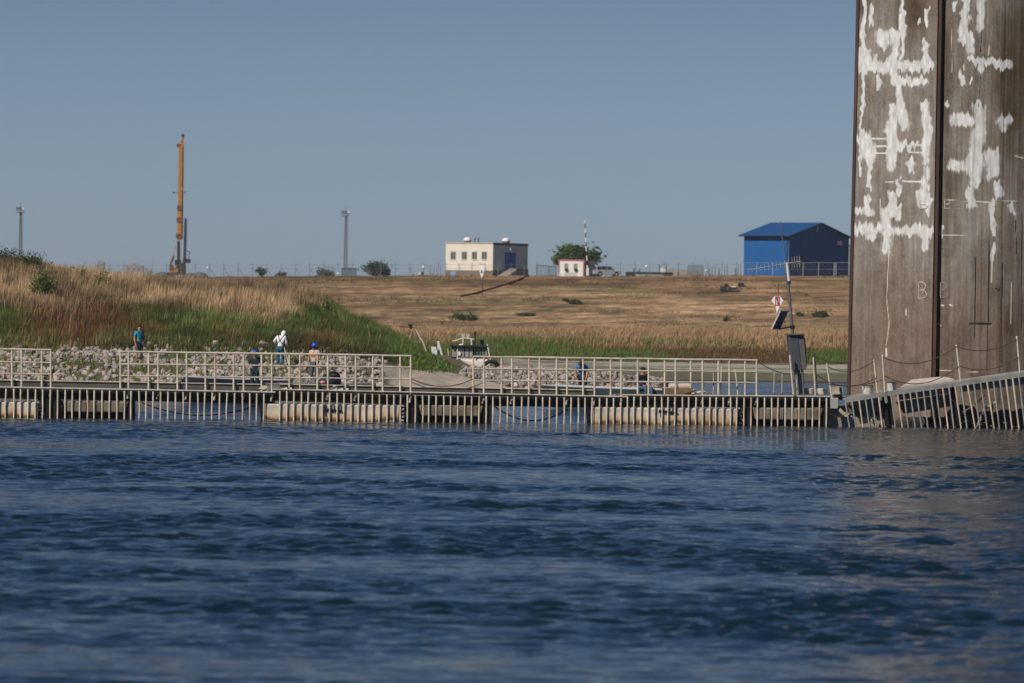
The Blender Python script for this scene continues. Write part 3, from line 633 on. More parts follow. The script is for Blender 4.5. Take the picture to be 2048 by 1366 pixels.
rpost('leaning white post between the two pails on the tilted walkway', (1748, 722), (1755, 784), .3)
rpost('leaning white post beside the tall pail on the tilted walkway', (1765, 712), (1770, 784), 0)
rpost('leaning white rope post in front of the pier right of its groove', (1913, 692), (1921.5, 762), 0)
rpost('leaning white rope post with a rusty knob at the right edge', (2034, 675), (2040, 746), 0)
G = 'slack ropes strung between the leaning posts'
for lab, a, b, d in (('upper slack rope from the tall post pair towards the pier', (1630, 713), (1700, 724), .10), ('slack rope rising to the post between the pails', (1655, 733), (1748, 722), .27), ('long upper rope crossing the groove to the leaning post', (1765, 714), (1913, 693), .40),
        ('lower rope from the pail post crossing the groove', (1768, 751), (1918, 733), .44), ('upper rope at the far right in front of the pier', (1914, 693), (2034, 679), .26), ('lower rope at the far right in front of the pier', (1918, 732), (2037, 715), .27),
        ('low rope hanging behind the cream box', (1631, 748), (1750, 757), .35), ('lowest rope passing the wide pail', (1657, 768), (1765, 760), .12), ('rope loop dropping below deck into the gap', (1655, 822), (1697, 823), .2)):
    sag('slack_rope', lab, BP(*a, -.02), BP(*b, -.02), d, rope, .016, 'rope')

# things standing on the deck
whitep = mat('white_plastic', (.62, .6, .56), .5, .12, 5, col2=(.42, .39, .35))
def pail(name, lab, x, y0, y1, wpx, off, m, lid=None):
    p, q = BP(x, y1, off), BP(x, y0, off); h = q.z - p.z; r = wpx / 57 / 2
    t = thing(name, lab, 'pail' if name == 'pail' else 'tub', p)
    MB().lathe(p, [(r * .82, 0), (r * .9, h * .3), (r, h * .93), (r * 1.06, h * .93), (r * 1.06, h), (r * .94, h), (r * .9, h * .9)], 18).build('body', m, t)
    MB().lathe(p + Vector((0, 0, h)), [(r * 1.02, 0), (r * 1.02, .025), (r * .6, .04)], 18).build('lid', lid or m, t)
pail('tub', 'low white tub right of the grey cabinet foot', 1619, 778.5, 789, 21, .5, whitep)
pail('tub', 'low white tub right of the rusty footed post', 1645, 779, 789, 22, .5, whitep)
pail('pail', 'wide cream pail on the low end of the tilted walkway', 1735, 773, 788, 23, .5, whitep, darkm)
pail('pail', 'tall cream pail beside the leaning post on the tilted walkway', 1783, 766, 783, 20, .5, whitep, darkm)
bx = thing('crate', 'cream box with a dark hole at the end of the right barrier section', 'box', BP(1673, 790, .3))
MB().box(BP(1673, 781, .6), (.38, .36, .26), rz=.1, ry=-.09).build('body', mat('cream_box', (.52, .42, .33), .8, .2, 5), bx); MB().box(BP(1680, 780, .4), (.05, .06, .09)).build('opening', darkm, bx)
MB().box(BP(1676, 793, .5), (.3, .3, .16)).build('base', darkm, bx)
tr_ = thing('junction_box', 'flat grey plate box hanging in the gap under the cream box', 'box', BP(1668, 816))
MB().box(BP(1668, 807, .0), (.26, .12, .34)).build('body', plate, tr_); MB().box(BP(1668, 797, .02), (.28, .16, .04)).build('lid', cream, tr_)

# leaning instrument mast with cabinet and solar panel
ms = thing('instrument_mast', 'leaning mast with antenna, solar panel and grey cabinet on the floating barrier', 'mast', BP(1600, 790, .4))
steelg = mat('dull_grey_steel', (.15, .15, .155), .5, .15, 4, metal=.3); cabm = mat('grey_cabinet', (.115, .12, .13), .45, .12, 3, metal=.3); cabm2 = mat('cabinet_side', (.17, .155, .15), .5, .12, 3, metal=.2)
MB().path([BP(1560, 443, .4), BP(1566, 485, .4), BP(1573, 530, .4)], .018, 6).build('whip_antenna', steelg, ms)
MB().tube(BP(1574, 545, .4), BP(1586, 672, .4), .055, n=8).tube(BP(1571, 527, .4), BP(1578, 592, .4), .045, n=8).build('pole', steelg, ms)
MB().tube(BP(1574, 525, .33), BP(1578, 562, .33), .05, n=8).build('radome_tube', mat('white_tube', (.6, .6, .6), .5, .05), ms); MB().tube(BP(1578, 562, .33), BP(1579, 568, .33), .06, n=8).build('tube_base', darkm, ms)
yg = MB().tube(BP(1495, 540.5, .4), BP(1602, 522.5, .4), .02, n=6).build('antenna_boom', galv, ms)
for k, x in enumerate((1497, 1504, 1513, 1521, 1529, 1537, 1545, 1553, 1561, 1569, 1577, 1584, 1589, 1594, 1599)):
    y = 540.5 - (x - 1495) * .168; L_ = 5 + .035 * (x - 1495) + (3 if k > 9 else 0); e_ = MB().tube(BP(x, y - L_, .4), BP(x + .6, y + L_, .4), .011, n=4); e_.build('antenna_element', galv, yg)
P4 = [BP(1561.5, 621.5, .15), BP(1577.5, 622, .55), BP(1560, 659, .35), BP(1544, 658.5, -.05)]
nn = (P4[1] - P4[0]).cross(P4[3] - P4[0]).normalized(); nn = nn if nn.y < 0 else -nn
fr_ = MB().prism([p + nn * .0 for p in P4], -nn * .04).build('solar_panel', galv, ms)
cc = sum(P4, Vector()) / 4
def panelmat():
    m = mat('solar_cells', (.028, .055, .14), .25, .2, 2, spec=.6); return m
q4 = [cc + (p - cc) * .86 + nn * .008 for p in P4]
for r_ in range(4):
    for c_ in range(2):
        def bl(u_, v_): return q4[0].lerp(q4[1], u_).lerp(q4[3].lerp(q4[2], u_), v_)
        g_ = .02; a_ = [bl(c_ / 2 + g_, r_ / 4 + g_ / 2), bl((c_ + 1) / 2 - g_, r_ / 4 + g_ / 2), bl((c_ + 1) / 2 - g_, (r_ + 1) / 4 - g_ / 2), bl(c_ / 2 + g_, (r_ + 1) / 4 - g_ / 2)]
        MB().prism(a_, nn * .004).build('cell', bpy.data.materials.get('solar_cells') or panelmat(), fr_)
MB().tube(BP(1576, 623, .5), BP(1582, 623, .4), .025, n=6).tube(BP(1558, 658, .2), BP(1585, 653, .4), .03, n=6).tube(BP(1568, 640, .3), BP(1575, 668, .4), .01, n=4).build('panel_bracket', darkm, ms)
MB().lathe(BP(1585, 654, .4), [(.03, -.08), (.09, -.05), (.09, .05), (.03, .08)], 10).build('clamp', darkm, ms)
def tilt_box(tl, tr2, br2, bl2, off, dep): P = [BP(*c, off) for c in (bl2, br2)]; T = [BP(*c, off) for c in (tl, tr2)]; b = -NB * dep; return MB().hexa([P[0], P[1], P[1] + b, P[0] + b, T[0], T[1], T[1] + b, T[0] + b])
cb = tilt_box((1580, 669), (1595, 669), (1603, 740), (1586, 740), .1, .45).build('cabinet', cabm, ms); tilt_box((1595.2, 669), (1607.5, 670), (1613, 740), (1603, 740), .12, .43).build('cabinet_door', cabm2, ms)
tilt_box((1577.5, 667.5), (1608, 667.5), (1608, 670), (1577.5, 670), .02, .6).build('cabinet_roof', steelg, ms)
tilt_box((1608, 674), (1611, 678), (1614, 734), (1611, 734), .15, .3).build('side_vent', darkm, ms)
for x in (1590, 1597, 1607): MB().tube(BP(x - 2.5, 740, .2), BP(x + .5, 790, .2), .045, n=6).build('leg', steelg, ms)
for x in (1594, 1601): MB().tube(BP(x - 2.5, 740, .4), BP(x + .5, 789, .4), .035, n=6).build('conduit', plate, ms)
tilt_box((1590, 748), (1606, 748), (1610, 789), (1592, 789), .45, .06).build('back_plate', cabm2, ms)

# ------------------------------------------------------------------ bridge pier
def pier_material():
    m = bpy.data.materials.new('board_marked_concrete'); m.use_nodes = True; N = m.node_tree.nodes; L = m.node_tree.links; b = N['Principled BSDF']
    b.inputs['Roughness'].default_value = .9; b.inputs['Specular IOR Level'].default_value = .15
    tc = N.new('ShaderNodeTexCoord'); g = tc.outputs['Object']
    def noise(sc, st, det=6, rgh=.6):
        mp = N.new('ShaderNodeMapping'); mp.inputs['Scale'].default_value = st; L.new(g, mp.inputs[0]); n = N.new('ShaderNodeTexNoise'); n.inputs['Scale'].default_value = sc; n.inputs['Detail'].default_value = det; n.inputs['Roughness'].default_value = rgh; L.new(mp.outputs[0], n.inputs[0]); return n.outputs[0]
    def rng_(x, a, b2, c=0, d=1):
        r = N.new('ShaderNodeMapRange'); r.inputs[1].default_value = a; r.inputs[2].default_value = b2; r.inputs[3].default_value = c; r.inputs[4].default_value = d; L.new(x, r.inputs[0]); return r.outputs[0]
    def mix(f, A, B, mode='MIX'):
        x = N.new('ShaderNodeMix'); x.data_type = 'RGBA'; x.blend_type = mode
        if isinstance(f, float): x.inputs[0].default_value = f
        else: L.new(f, x.inputs[0])
        for s_, v in (('A', A), ('B', B)):
            if isinstance(v, tuple): x.inputs[s_].default_value = (*v, 1)
            else: L.new(v, x.inputs[s_])
        return x.outputs['Result']
    at = N.new('ShaderNodeAttribute'); at.attribute_name = 'tone'; sp = N.new('ShaderNodeSeparateColor'); L.new(at.outputs['Color'], sp.inputs[0])
    at2 = N.new('ShaderNodeAttribute'); at2.attribute_name = 'wear_tone'; sp2 = N.new('ShaderNodeSeparateColor'); L.new(at2.outputs['Color'], sp2.inputs[0])
    streak = noise(1.0, (7, 7, .6), 8, .68); board = noise(1.0, (5.2, 5.2, .02), 1); big = noise(.8, (1, 1, .6), 8, .7); fine = noise(14, (1, 1, .6))
    col = mix(rng_(streak, .3, .7), (.185, .160, .140), (.310, .282, .252))
    col = mix(rng_(board, .35, .65), col, mix(1.0, col, (1.14, 1.12, 1.08), 'MULTIPLY'))
    col = mix(rng_(big, .38, .62, 0, .8), col, mix(1.0, col, (.62, .56, .50), 'MULTIPLY'))
    col = mix(rng_(fine, .5, .75, 0, .45), col, (.42, .38, .33)); col = mix(rng_(noise(2.2, (1, 1, .8), 9, .75), .52, .62, 0, .45), col, mix(1.0, col, (.60, .56, .52), 'MULTIPLY'))
    col = mix(sp2.outputs[0], col, mix(1.0, col, (.42, .35, .27), 'MULTIPLY'))            # moss and stains, and darker towards the right edge
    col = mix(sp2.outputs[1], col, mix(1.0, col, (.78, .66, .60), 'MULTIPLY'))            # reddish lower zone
    def thr(ch, w_, amt):
        n = N.new('ShaderNodeMath'); n.operation = 'MULTIPLY_ADD'; n.inputs[1].default_value = amt; n.inputs[2].default_value = -amt / 2; L.new(noise(4.5, (3.2, 3.2, .7), 9, .78), n.inputs[0])
        a_ = N.new('ShaderNodeMath'); a_.operation = 'ADD'; L.new(n.outputs[0], a_.inputs[0]); L.new(ch, a_.inputs[1]); return rng_(a_.outputs[0], .5 - w_, .5 + w_)
    white = thr(sp.outputs[0], .13, .85)
    wc = mix(rng_(noise(5, (1.6, 1.6, .5)), .35, .7), (.50, .485, .465), (.80, .79, .77))
    col = mix(white, col, wc)
    col = mix(thr(sp.outputs[1], .15, .35), col, (.62, .55, .42))
    col = mix(sp.outputs[2], col, (.02, .016, .014))
    L.new(col, b.inputs['Base Color'])
    h = N.new('ShaderNodeMath'); h.operation = 'ADD'; L.new(streak, h.inputs[0]); L.new(rng_(sp.outputs[2], 0, 1, 0, -2), h.inputs[1])
    h2 = N.new('ShaderNodeMath'); h2.operation = 'ADD'; L.new(h.outputs[0], h2.inputs[0]); L.new(rng_(board, .35, .65, 0, .9), h2.inputs[1])
    bp = N.new('ShaderNodeBump'); bp.inputs['Distance'].default_value = .014; L.new(h2.outputs[0], bp.inputs['Height']); L.new(bp.outputs[0], b.inputs['Normal'])
    return m
SP_ = 3.2533
def c7(*p): return [(1680 + x / SP_, y / SP_) for x, y in p]
def c8(*p): return [(1680 + x / SP_, 380 + y / SP_) for x, y in p]
PAINT = [(c7(*q), w_) for q, w_ in (
 (((160, -20), (155, 330)), 25), (((205, 45), (205, 150)), 24), (((405, -20), (400, 370)), 34), (((275, 225), (275, 280)), 70), (((350, 225), (345, 530)), 60), (((128, 435), (590, 425)), 62), (((150, 340), (160, 440)), 66),
 (((565, 270), (570, 430)), 42), (((570, 65), (570, 145)), 30), (((508, 142), (511, 143)), 24), (((248, 495), (250, 585)), 22), (((380, 520), (535, 522)), 48), (((375, 550), (385, 760)), 52), (((150, 470), (145, 860)), 16),
 (((335, 705), (330, 1075)), 60), (((400, 740), (430, 830)), 56), (((560, 685), (553, 1055)), 52), (((370, 950), (490, 955)), 52), (((170, 905), (178, 1010)), 78), (((132, 900), (135, 1140)), 16), (((190, 1000), (195, 1200)), 26),
 (((205, 902), (315, 902)), 11), (((215, 951), (310, 951)), 13), (((215, 996), (300, 997)), 9), (((455, 993), (525, 994)), 9), (((490, 945), (530, 945)), 11), (((465, 1050), (465, 1120)), 48), (((385, 1155), (390, 1245)), 38), (((562, 1100), (550, 1210)), 52),
 (((300, 1185), (348, 1185)), 9), (((410, 1180), (530, 1182)), 10), (((535, 1265), (575, 1300)), 52), (((185, 1290), (180, 1380)), 32), (((340, 1260), (340, 1390)), 44), (((225, 375), (228, 430)), 26), (((300, 390), (302, 440)), 30),
 (((738, -5), (740, 40)), 22), (((812, -20), (815, 110)), 46), (((822, 120), (798, 260)), 58), (((838, 250), (842, 320)), 66), (((917, -20), (905, 185)), 46), (((845, 372), (930, 400)), 40), (((890, 398), (1105, 424)), 50), (((925, 440), (925, 480)), 26),
 (((787, 480), (785, 540)), 30), (((845, 531), (848, 532)), 26), (((745, 775), (835, 780)), 82), (((900, 705), (903, 800)), 76), (((905, 800), (895, 880)), 84), (((893, 880), (878, 1110)), 86), (((880, 1110), (882, 1195)), 50), (((1045, 785), (1085, 785)), 62), (((1065, 790), (1068, 835)), 50),
 (((985, 1020), (988, 1120)), 80), (((740, 1080), (790, 1085)), 70), (((1035, 1205), (1035, 1265)), 42), (((852, 1250), (858, 1330)), 60), (((685, 660), (695, 690)), 26))]
PAINT += [(c8(*q), w_) for q, w_ in (
 (((185, 40), (185, 150)), 36), (((112, 132), (200, 150)), 56), (((340, 40), (345, 140)), 46), (((305, 140), (312, 385)), 76), (((380, 115), (380, 170)), 40), (((102, 255), (580, 268)), 64), (((190, 240), (195, 300)), 50), (((558, 290), (552, 370)), 42), (((576, 20), (576, 150)), 28), (((530, 30), (560, 95)), 50),
 (((850, 20), (858, 90)), 54), (((996, 90), (1000, 300)), 36), (((995, 370), (995, 450)), 28), (((1110, 110), (1120, 140)), 30), (((660, 230), (655, 300)), 22))]
EFF = [(c8(*q), w_) for q, w_ in ((((320, 400), (310, 560), (303, 700), (320, 880), (300, 1010)), 5), (((300, 1030), (302, 1080)), 12), (((430, 775), (430, 815)), 8), (((1115, 600), (1110, 870)), 7), (((990, 450), (985, 600)), 9), (((262, 60), (262, 130)), 6), (((880, 75), (1180, 70)), 5), (((660, 295), (870, 292)), 5), (((640, 860), (655, 885)), 8), (((660, 750), (672, 752)), 12), (((715, 748), (730, 752)), 12), (((900, 1185), (600, 1170)), 4))]
EFF += [(c7(*q), w_) for q, w_ in ((((970, 300), (965, 360)), 8), (((805, 420), (806, 455)), 9), (((700, 1300), (1060, 1325)), 5), (((1140, 1015), (1190, 1028)), 9), (((725, 180), (728, 470)), 4))]
CRK = [(c8(*q), w_) for q, w_ in ((((883, 440), (880, 868)), 8), (((972, 330), (966, 860)), 8), (((1058, 480), (1055, 1150)), 7), (((962, 870), (960, 1180)), 7), (((880, 870), (878, 960)), 5), (((1090, 700), (1088, 900)), 5), (((1185, 150), (1185, 900)), 6), (((1145, 200), (1150, 420)), 5), (((815, 600), (812, 900)), 4), (((745, 540), (742, 1080)), 4), (((700, 540), (698, 1000)), 3.5), (((1120, 150), (1115, 600)), 4), (((720, 140), (720, 400)), 3.5), (((850, 872), (985, 872)), 17), (((1015, 640), (1035, 660), (1040, 640)), 7),
 (((900, 140), (1197, 145)), 2.2), (((660, 297), (800, 294)), 2.0), (((100, 50), (400, 52)), 2.4), (((640, 862), (1197, 860)), 2.2), (((90, 868), (590, 866)), 2))]
CRK += [(c7(*q), w_) for q, w_ in ((((918, 480), (905, 700)), 5), (((925, 200), (915, 340)), 5), (((720, 180), (722, 480)), 4), (((700, 1085), (860, 1090)), 2.0), (((420, 1090), (590, 1090)), 2.0), (((730, 250), (735, 420)), 4), (((252, 560), (252, 1080)), 3), (((1110, 1120), (1110, 1366)), 4))]
def sdf(px, py, L_): 
    best = np.zeros(px.shape)
    for pts, w_ in L_:
        r_ = w_ / SP_ / 2; d = segd(px, py, pts); best = np.maximum(best, np.clip(1 - (d / r_) * .5, 0, 1))
    return best
YP = 207.0; k_ = YP / F
pr = thing('bridge_pier', 'huge concrete bridge pier with white repair patches and a dark vertical groove', 'bridge pier', (15.8, 209, 0))
XL = lev(1718, 0)[0] * k_; XG = lev(1876, 0)[0] * k_; XG2 = lev(1892, 0)[0] * k_; XC = XL + 4.1
foot = [(XL + .5, 212.5, 9), (XL, 207.7, .03), (XG - .02, 206.85, .03), (XG, 206.88, .1), (XG + .02, 207.3, .2), (XG2 - .02, 207.3, .1), (XG2, 206.85, .03), (XG2 + 1.0, 206.80, .03), (XG2 + 2.0, 206.90, .03), (XG2 + 3.0, 207.2, .03), (XG2 + 3.9, 207.75, .05), (XG2 + 4.6, 208.6, .1), (XG2 + 5, 210, .2), (XG2 + 5.1, 212.5, 9)]
fp = []
for (x0, y0, _), (x1, y1, st) in zip(foot[:-1], foot[1:]):
    n_ = max(1, int(math.hypot(x1 - x0, y1 - y0) / min(st, 9)));
    for j in range(n_): fp.append((x0 + (x1 - x0) * j / n_, y0 + (y1 - y0) * j / n_))
fp.append(foot[-1][:2]); fp = np.array(fp); zz = np.concatenate([np.arange(-1.5, .6, .3), np.arange(.6, 15.9, .04), [16.5, 17.5, 18.5]])
PX, PZ = np.meshgrid(fp[:, 0], zz); PY, _ = np.meshgrid(fp[:, 1], zz); PX = XC + (PX - XC) * (1 + .0022 * (15.3 - PZ))
px, py = proj(PX, PY, PZ)
wyp = (vnoise(PX * 13, PZ * .7, 301) - .5) * 13 + (vnoise(PX * 31, PZ * 1.5, 302) - .5) * 9 + (fbm(PX * 2.2, PZ * 2, 304) - .5) * 12
wxp = (fbm(PX * 1.6, PZ * 1.3, 303) - .5) * 16 + (vnoise(PX * 5, PZ * 6, 305) - .5) * 6
tone = np.zeros(PX.shape + (3,)); tone[..., 0] = np.maximum(sdf(px + wxp, py + wyp, [q for q in PAINT if q[1] >= 14]) * (.80 + .35 * sm(fbm(PX * 1.3, PZ * 1.1, 306), .3, .55)), sdf(px + wxp * .15, py + wxp * .12, [q for q in PAINT if q[1] < 14])); tone[..., 1] = sdf(px, py, EFF); tone[..., 2] = sm(sdf(px, py, [q for q in CRK if q[1] > 4]), .45, .75) * (.55 + .4 * sm(fbm(PX * .7, PZ * .9, 310), .4, .6))
wear_tone = np.zeros(PX.shape + (3,)); nz = fbm(PX * 2, PZ * .8, 201)
wear_tone[..., 0] = np.clip(gauss(px, py, 2030, 190, 38, 80) * 1.3 + gauss(px, py, 2035, 70, 45, 60) + gauss(px, py, 1830, 20, 40, 60) + gauss(px, py, 1727, 10, 20, 30) + (px > 1890) * (.12 + .15 * sm(px, 1960, 2050)) + gauss(px, py, 1893, 250, 10, 300) * .7 + (nz - .5) * .8 * (px > 1880), 0, .95)
wear_tone[..., 1] = np.clip(sm(py, 470, 660) * .9 + (nz - .5) * .6, 0, 1)
nr, nc = PX.shape; idx = np.arange(nr * nc).reshape(nr, nc); fa = np.stack([idx[:-1, :-1], idx[:-1, 1:], idx[1:, 1:], idx[1:, :-1]], -1).reshape(-1, 4)
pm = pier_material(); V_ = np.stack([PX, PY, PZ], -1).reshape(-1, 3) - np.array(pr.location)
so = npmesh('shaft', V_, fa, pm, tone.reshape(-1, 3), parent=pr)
a_ = so.data.color_attributes.new('wear_tone', 'FLOAT_COLOR', 'POINT'); c4 = np.ones((nr * nc, 4), np.float32); c4[:, :3] = wear_tone.reshape(-1, 3); a_.data.foreach_set('color', c4.ravel())
def pscale(x, z): return XC + (x - XC) * (1 + .0022 * (15.3 - z))
MB().hexa([Vector((pscale(x, z), y, z)) for z in (-1.4, 18.45) for x, y in ((XL + .48, 212.4), (XG2 + 5.08, 212.4), (XG2 + 5.08, 212.7), (XL + .48, 212.7))]).build('back_wall', pm, pr)
rustm = mat('rusty_brown_steel', (.085, .045, .035), .8, .3, 1.2, stretch=(2, 2, .3), bump=.01)
MB().hexa([Vector((pscale(x, z), y, z)) for z in (-.4, 18.4) for x, y in ((XG + .025, 206.87), (XG + .135, 206.87), (XG + .135, 207.28), (XG + .025, 207.28))]).build('steel_channel', rustm, pr)
MB().hexa([Vector((pscale(x, z), y, z)) for z in (-.4, 18.4) for x, y in ((XL - .05, 207.66), (XL + .035, 207.64), (XL + .035, 207.72), (XL - .05, 207.9))]).build('edge_strip', rustm, pr)
chalk = mat('chalk_paint', (.58, .54, .48), .9, .2, 6)
def letterB(x, y, w_, h_, right, m=chalk, full=True):
    n = Vector((-.28, -.96, 0)) if not right else Vector((.05, -1, 0)); P0 = Vector((pscale(XL, 8), 207.7, 0)) if not right else Vector((XG2 + .02, 206.85, 0))
    def P(u_, v_): return on_plane(x + u_ * w_, y + v_ * h_, P0, n) - Vector((0, .012, 0))
    pts = [P(0, 0), P(0, .5), P(0, 1), P(.7, .96), P(.95, .75), P(.7, .52), P(.1, .5)]
    o = MB().path(pts, .016, 5)
    if full: o.path([P(.1, .5), P(.65, .44), P(.85, .22), P(.6, .03), P(0, 0)], .016, 5)
    return o.build('painted_letter', m, pr)
letterB(1839.5, 400, 17, 17, False, full=False); letterB(1889.5, 400, 13, 17, True)
letterB(1837.5, 564, 17, 33, False); letterB(1881, 565, 15, 31, True, mat('faint_chalk', (.34, .30, .26), .9, .2, 6))
for y in (572, 585, 594): p = on_plane(1861, y, (pscale(XL, 8), 207.7, 0), (-.28, -.96, 0)); MB().ball(p, .014).build('painted_dot', chalk, pr)

# ------------------------------------------------------------------ buildings on the dike
def up(p, z): return Vector((p.x, p.y, z))
class Wall:
    """vertical wall plane starting at a near corner, running along e"""
    def __init__(s, P0, e): s.P0 = Vector(P0); s.e = Vector((e[0], e[1], 0)).normalized(); n = Vector((s.e.y, -s.e.x, 0)); s.n = n if n.y < 0 else -n
    def pt(s, px, py, out=0): return on_plane(px, py, s.P0 + s.n * out, s.n)
    def rect(s, x0, y0, x1, y1, t, out, mb=None):           # slab of thickness t whose face stands `out` proud
        a = s.pt(x0, (y0 + y1) / 2); b = s.pt(x1, (y0 + y1) / 2); zt = s.pt((x0 + x1) / 2, y0).z; zb = s.pt((x0 + x1) / 2, y1).z
        f = s.n * out; k = s.n * (out - t)
        return (mb or MB()).hexa([up(v, z) for z in (zb, zt) for v in (a + f, b + f, b + k, a + k)])
hz = dict(var=.08)
# beige pump house
bw = mat('cream_render', (.66, .60, .50), .85, .05, .8); bw_d = mat('shaded_wall_render', (.70, .66, .60), .85, .08, .8); plin = mat('brown_plinth', (.19, .14, .12), .9, .12, 1); roofm = mat('roof_edge', (.06, .05, .055), .7, .1, 2)  # second render is a copy for the shaded wall, tone set for its shade
glass = mat('dark_glass', (.10, .10, .09), .2, .2, 1, spec=.6); blued = mat('blue_door_paint', (.01, .13, .38), .5, .1, 2); whm = mat('white_metal', (.72, .70, .66), .5, .05, 2); bluep = mat('light_blue_panel', (.16, .32, .48), .6, .05, 2)
Yb = 920.; C0 = U(985, 553, Yb); g0 = gz(C0.x, C0.y) - .4
eL = Vector((-.84, .54, 0)).normalized(); eR = Vector((.54, .84, 0)).normalized()
WL = Wall(C0, eL); WR = Wall(C0, eR)
bd = thing('pump_house', 'cream flat-roofed building with four small windows and a blue door on its shaded side', 'building', (C0.x, C0.y, g0 + .4))
pl = WL.pt(891.5, 520); prr = WR.pt(1055, 520); LL = (pl - C0).dot(eL); LR = (prr - C0).dot(eR); zt = WL.pt(985, 487).z; zp = WL.pt(985, 541).z
def blk(mb, z0, z1, o=0.0):
    a = C0 - (eL + eR) * 0; P = [C0 + eL * LL, C0, C0 + eR * LR, C0 + eL * LL + eR * LR]; c_ = sum(P, Vector()) / 4
    return mb.hexa([up(v + (v - c_).normalized() * o, z) for z in (z0, z1) for v in P])
blk(MB(), zp, zt).build('wall', bw, bd)
MB().hexa([up(v, z) for z in (zp + .01, zt - .01) for v in (C0 + WR.n * .03 + eR * .03, C0 + eR * LR + WR.n * .03, C0 + eR * LR, C0 + eR * .03)]).build('side_wall', bw_d, bd)
blk(MB(), g0 - 1, zp - .002, .09).build('plinth', plin, bd)
blk(MB(), zt + .002, zt + .16, .14).build('roof', mat('pale_coping', (.5, .42, .36), .8), bd)
WR.rect(985.5, 488, 1055.3, 491, .1, .16).build('parapet_band', roofm, bd)
for x in (906.5, 928.8, 949.0, 968.6):
    f = WL.rect(x - 5.3, 503.2, x + 5.3, 518.9, .1, .035).build('window', mat('window_frame_grey', (.30, .28, .25), .6) if 'window_frame_grey' not in bpy.data.materials else bpy.data.materials['window_frame_grey'], bd)
    WL.rect(x - 4.4, 504.4, x - .3, 517.8, .04, .045).build('pane', glass, f); WL.rect(x + .4, 504.4, x + 4.4, 517.8, .04, .045).build('pane', glass, f)
    WL.rect(x - 5.6, 519, x + 5.6, 519.9, .1, .12).build('sill', whm, f)
WL.rect(902, 543, 912.3, 551.5, .1, .13).build('basement_window', bluep, bd)
dr = WR.rect(1009, 504.8, 1031, 537, .1, .06).build('door', blued, bd); WR.rect(1019.6, 506, 1020.2, 536, .02, .065).build('door_gap', darkm, dr); WR.rect(1011.5, 512, 1016.5, 516, .03, .07).build('door_notice', mat('notice', (.18, .3, .42), .6), dr)
MB().ball(WR.pt(1020, 499.5, .25), .22).build('lamp', whm, bd)
st = MB()
for k in range(7): WR.rect(992 + 3.0 * k, 553 - 2.2 * (k + 1), 1034, 556, 2.2 - .0 * k, 2.3 - .02 * k, st) if k == 6 else WR.rect(992 + 3.0 * k, 553 - 2.2 * (k + 1), 995 + 3.0 * k, 556, 2.2, 2.3, st)
st.build('steps', mat('step_concrete', (.25, .23, .2), .9, .1, 2), bd)
for x, o in ((935, 4), (1012, 3)):
    W_ = U(x, 484, 926.); b_ = W_.copy(); b_.z = zt; t_ = MB().lathe(up(b_, zt + .15), [(.62, 0), (.62, .45), (.3, .45)], 12).build('roof_vent', mat('vent_base', (.10, .09, .09), .7) if 'vent_base' not in bpy.data.materials else bpy.data.materials['vent_base'], bd)
    MB().lathe(up(b_, zt + .5), [(.66, 0), (.64, .22), (.42, .45), (.05, .56)], 14).build('cowl', whm, t_)
for x in (949.8, 956.4):
    b_ = U(x, 484, 925.); MB().tube(up(b_, zt), up(b_, zt + .85), .07).tube(up(b_, zt + .85), up(b_, zt + .85) + Vector((.25, 0, .05)), .09).build('vent_pipe', roofm, bd)
cd = MB()
# blue hall
blu = mat('blue_wall_sheet', (.003, .082, .27), .6, .05, .6); blr = mat('blue_roof_sheet', (.008, .068, .21), .6, .05, .6); trim = mat('dark_blue_trim', (.006, .02, .06), .5)
def ribs(m, sc):
    N = m.node_tree.nodes; L = m.node_tree.links; b = N['Principled BSDF']; g = N.new('ShaderNodeTexCoord'); w_ = N.new('ShaderNodeTexWave'); w_.wave_type = 'BANDS'; w_.bands_direction = 'X'; w_.inputs['Scale'].default_value = sc
    L.new(g.outputs['Object'], w_.inputs[0]); bp = N.new('ShaderNodeBump'); bp.inputs['Distance'].default_value = .04; L.new(w_.outputs[0], bp.inputs['Height']); L.new(bp.outputs[0], b.inputs['Normal'])
ribs(blu, .7); ribs(blr, .7)
Yh = 900.; C1 = U(1577, 550, Yh); g1 = gz(C1.x, C1.y) - .3
hL = Vector((-.83, .55, 0)).normalized(); hR = Vector((.55, .83, 0)).normalized(); VL = Wall(C1, hL); VR = Wall(C1, hR)
hall = thing('blue_hall', 'large blue sheet-metal hall with a pitched roof next to the pier', 'building', (C1.x, C1.y, g1 + .3))
lL = (VL.pt(1487.5, 520) - C1).dot(hL); lR = (VR.pt(1695, 520) - C1).dot(hR); ze = VL.pt(1577, 470).z; zr = VR.pt(1637, 446.5).z
A1, B1_, C1_, D1_ = C1 + hL * lL, C1, C1 + hR * lR, C1 + hL * lL + hR * lR; m1 = (B1_ + C1_) / 2; m2 = (A1 + D1_) / 2
o = MB(); V5 = [up(A1, g1 - 1), up(B1_, g1 - 1), up(C1_, g1 - 1), up(D1_, g1 - 1), up(A1, ze), up(B1_, ze), up(C1_, ze), up(D1_, ze), up(m1, zr - .05), up(m2, zr - .05)]
o.add(V5, [(0, 1, 5, 4), (1, 2, 6, 8, 5), (2, 3, 7, 6), (3, 0, 4, 9, 7), (3, 2, 1, 0)]).build('wall', blu, hall)
ov = .75; eo = -hR * ov; 
def slope(p_in, q_in, ma, mb_, sgn, nm):
    d_ = (hR * sgn); run = lR / 2; dz = (zr - ze) / run * ov; f = -hL * ov * .8; g_ = hL * ov * .8
    P = [up(p_in - d_ * ov + f, ze - dz), up(ma + f, zr), up(mb_ + g_, zr), up(q_in - d_ * ov + g_, ze - dz)]; u_ = Vector((0, 0, .10))
    MB().hexa(P + [p + u_ for p in P]).build(nm, blr, hall); return P
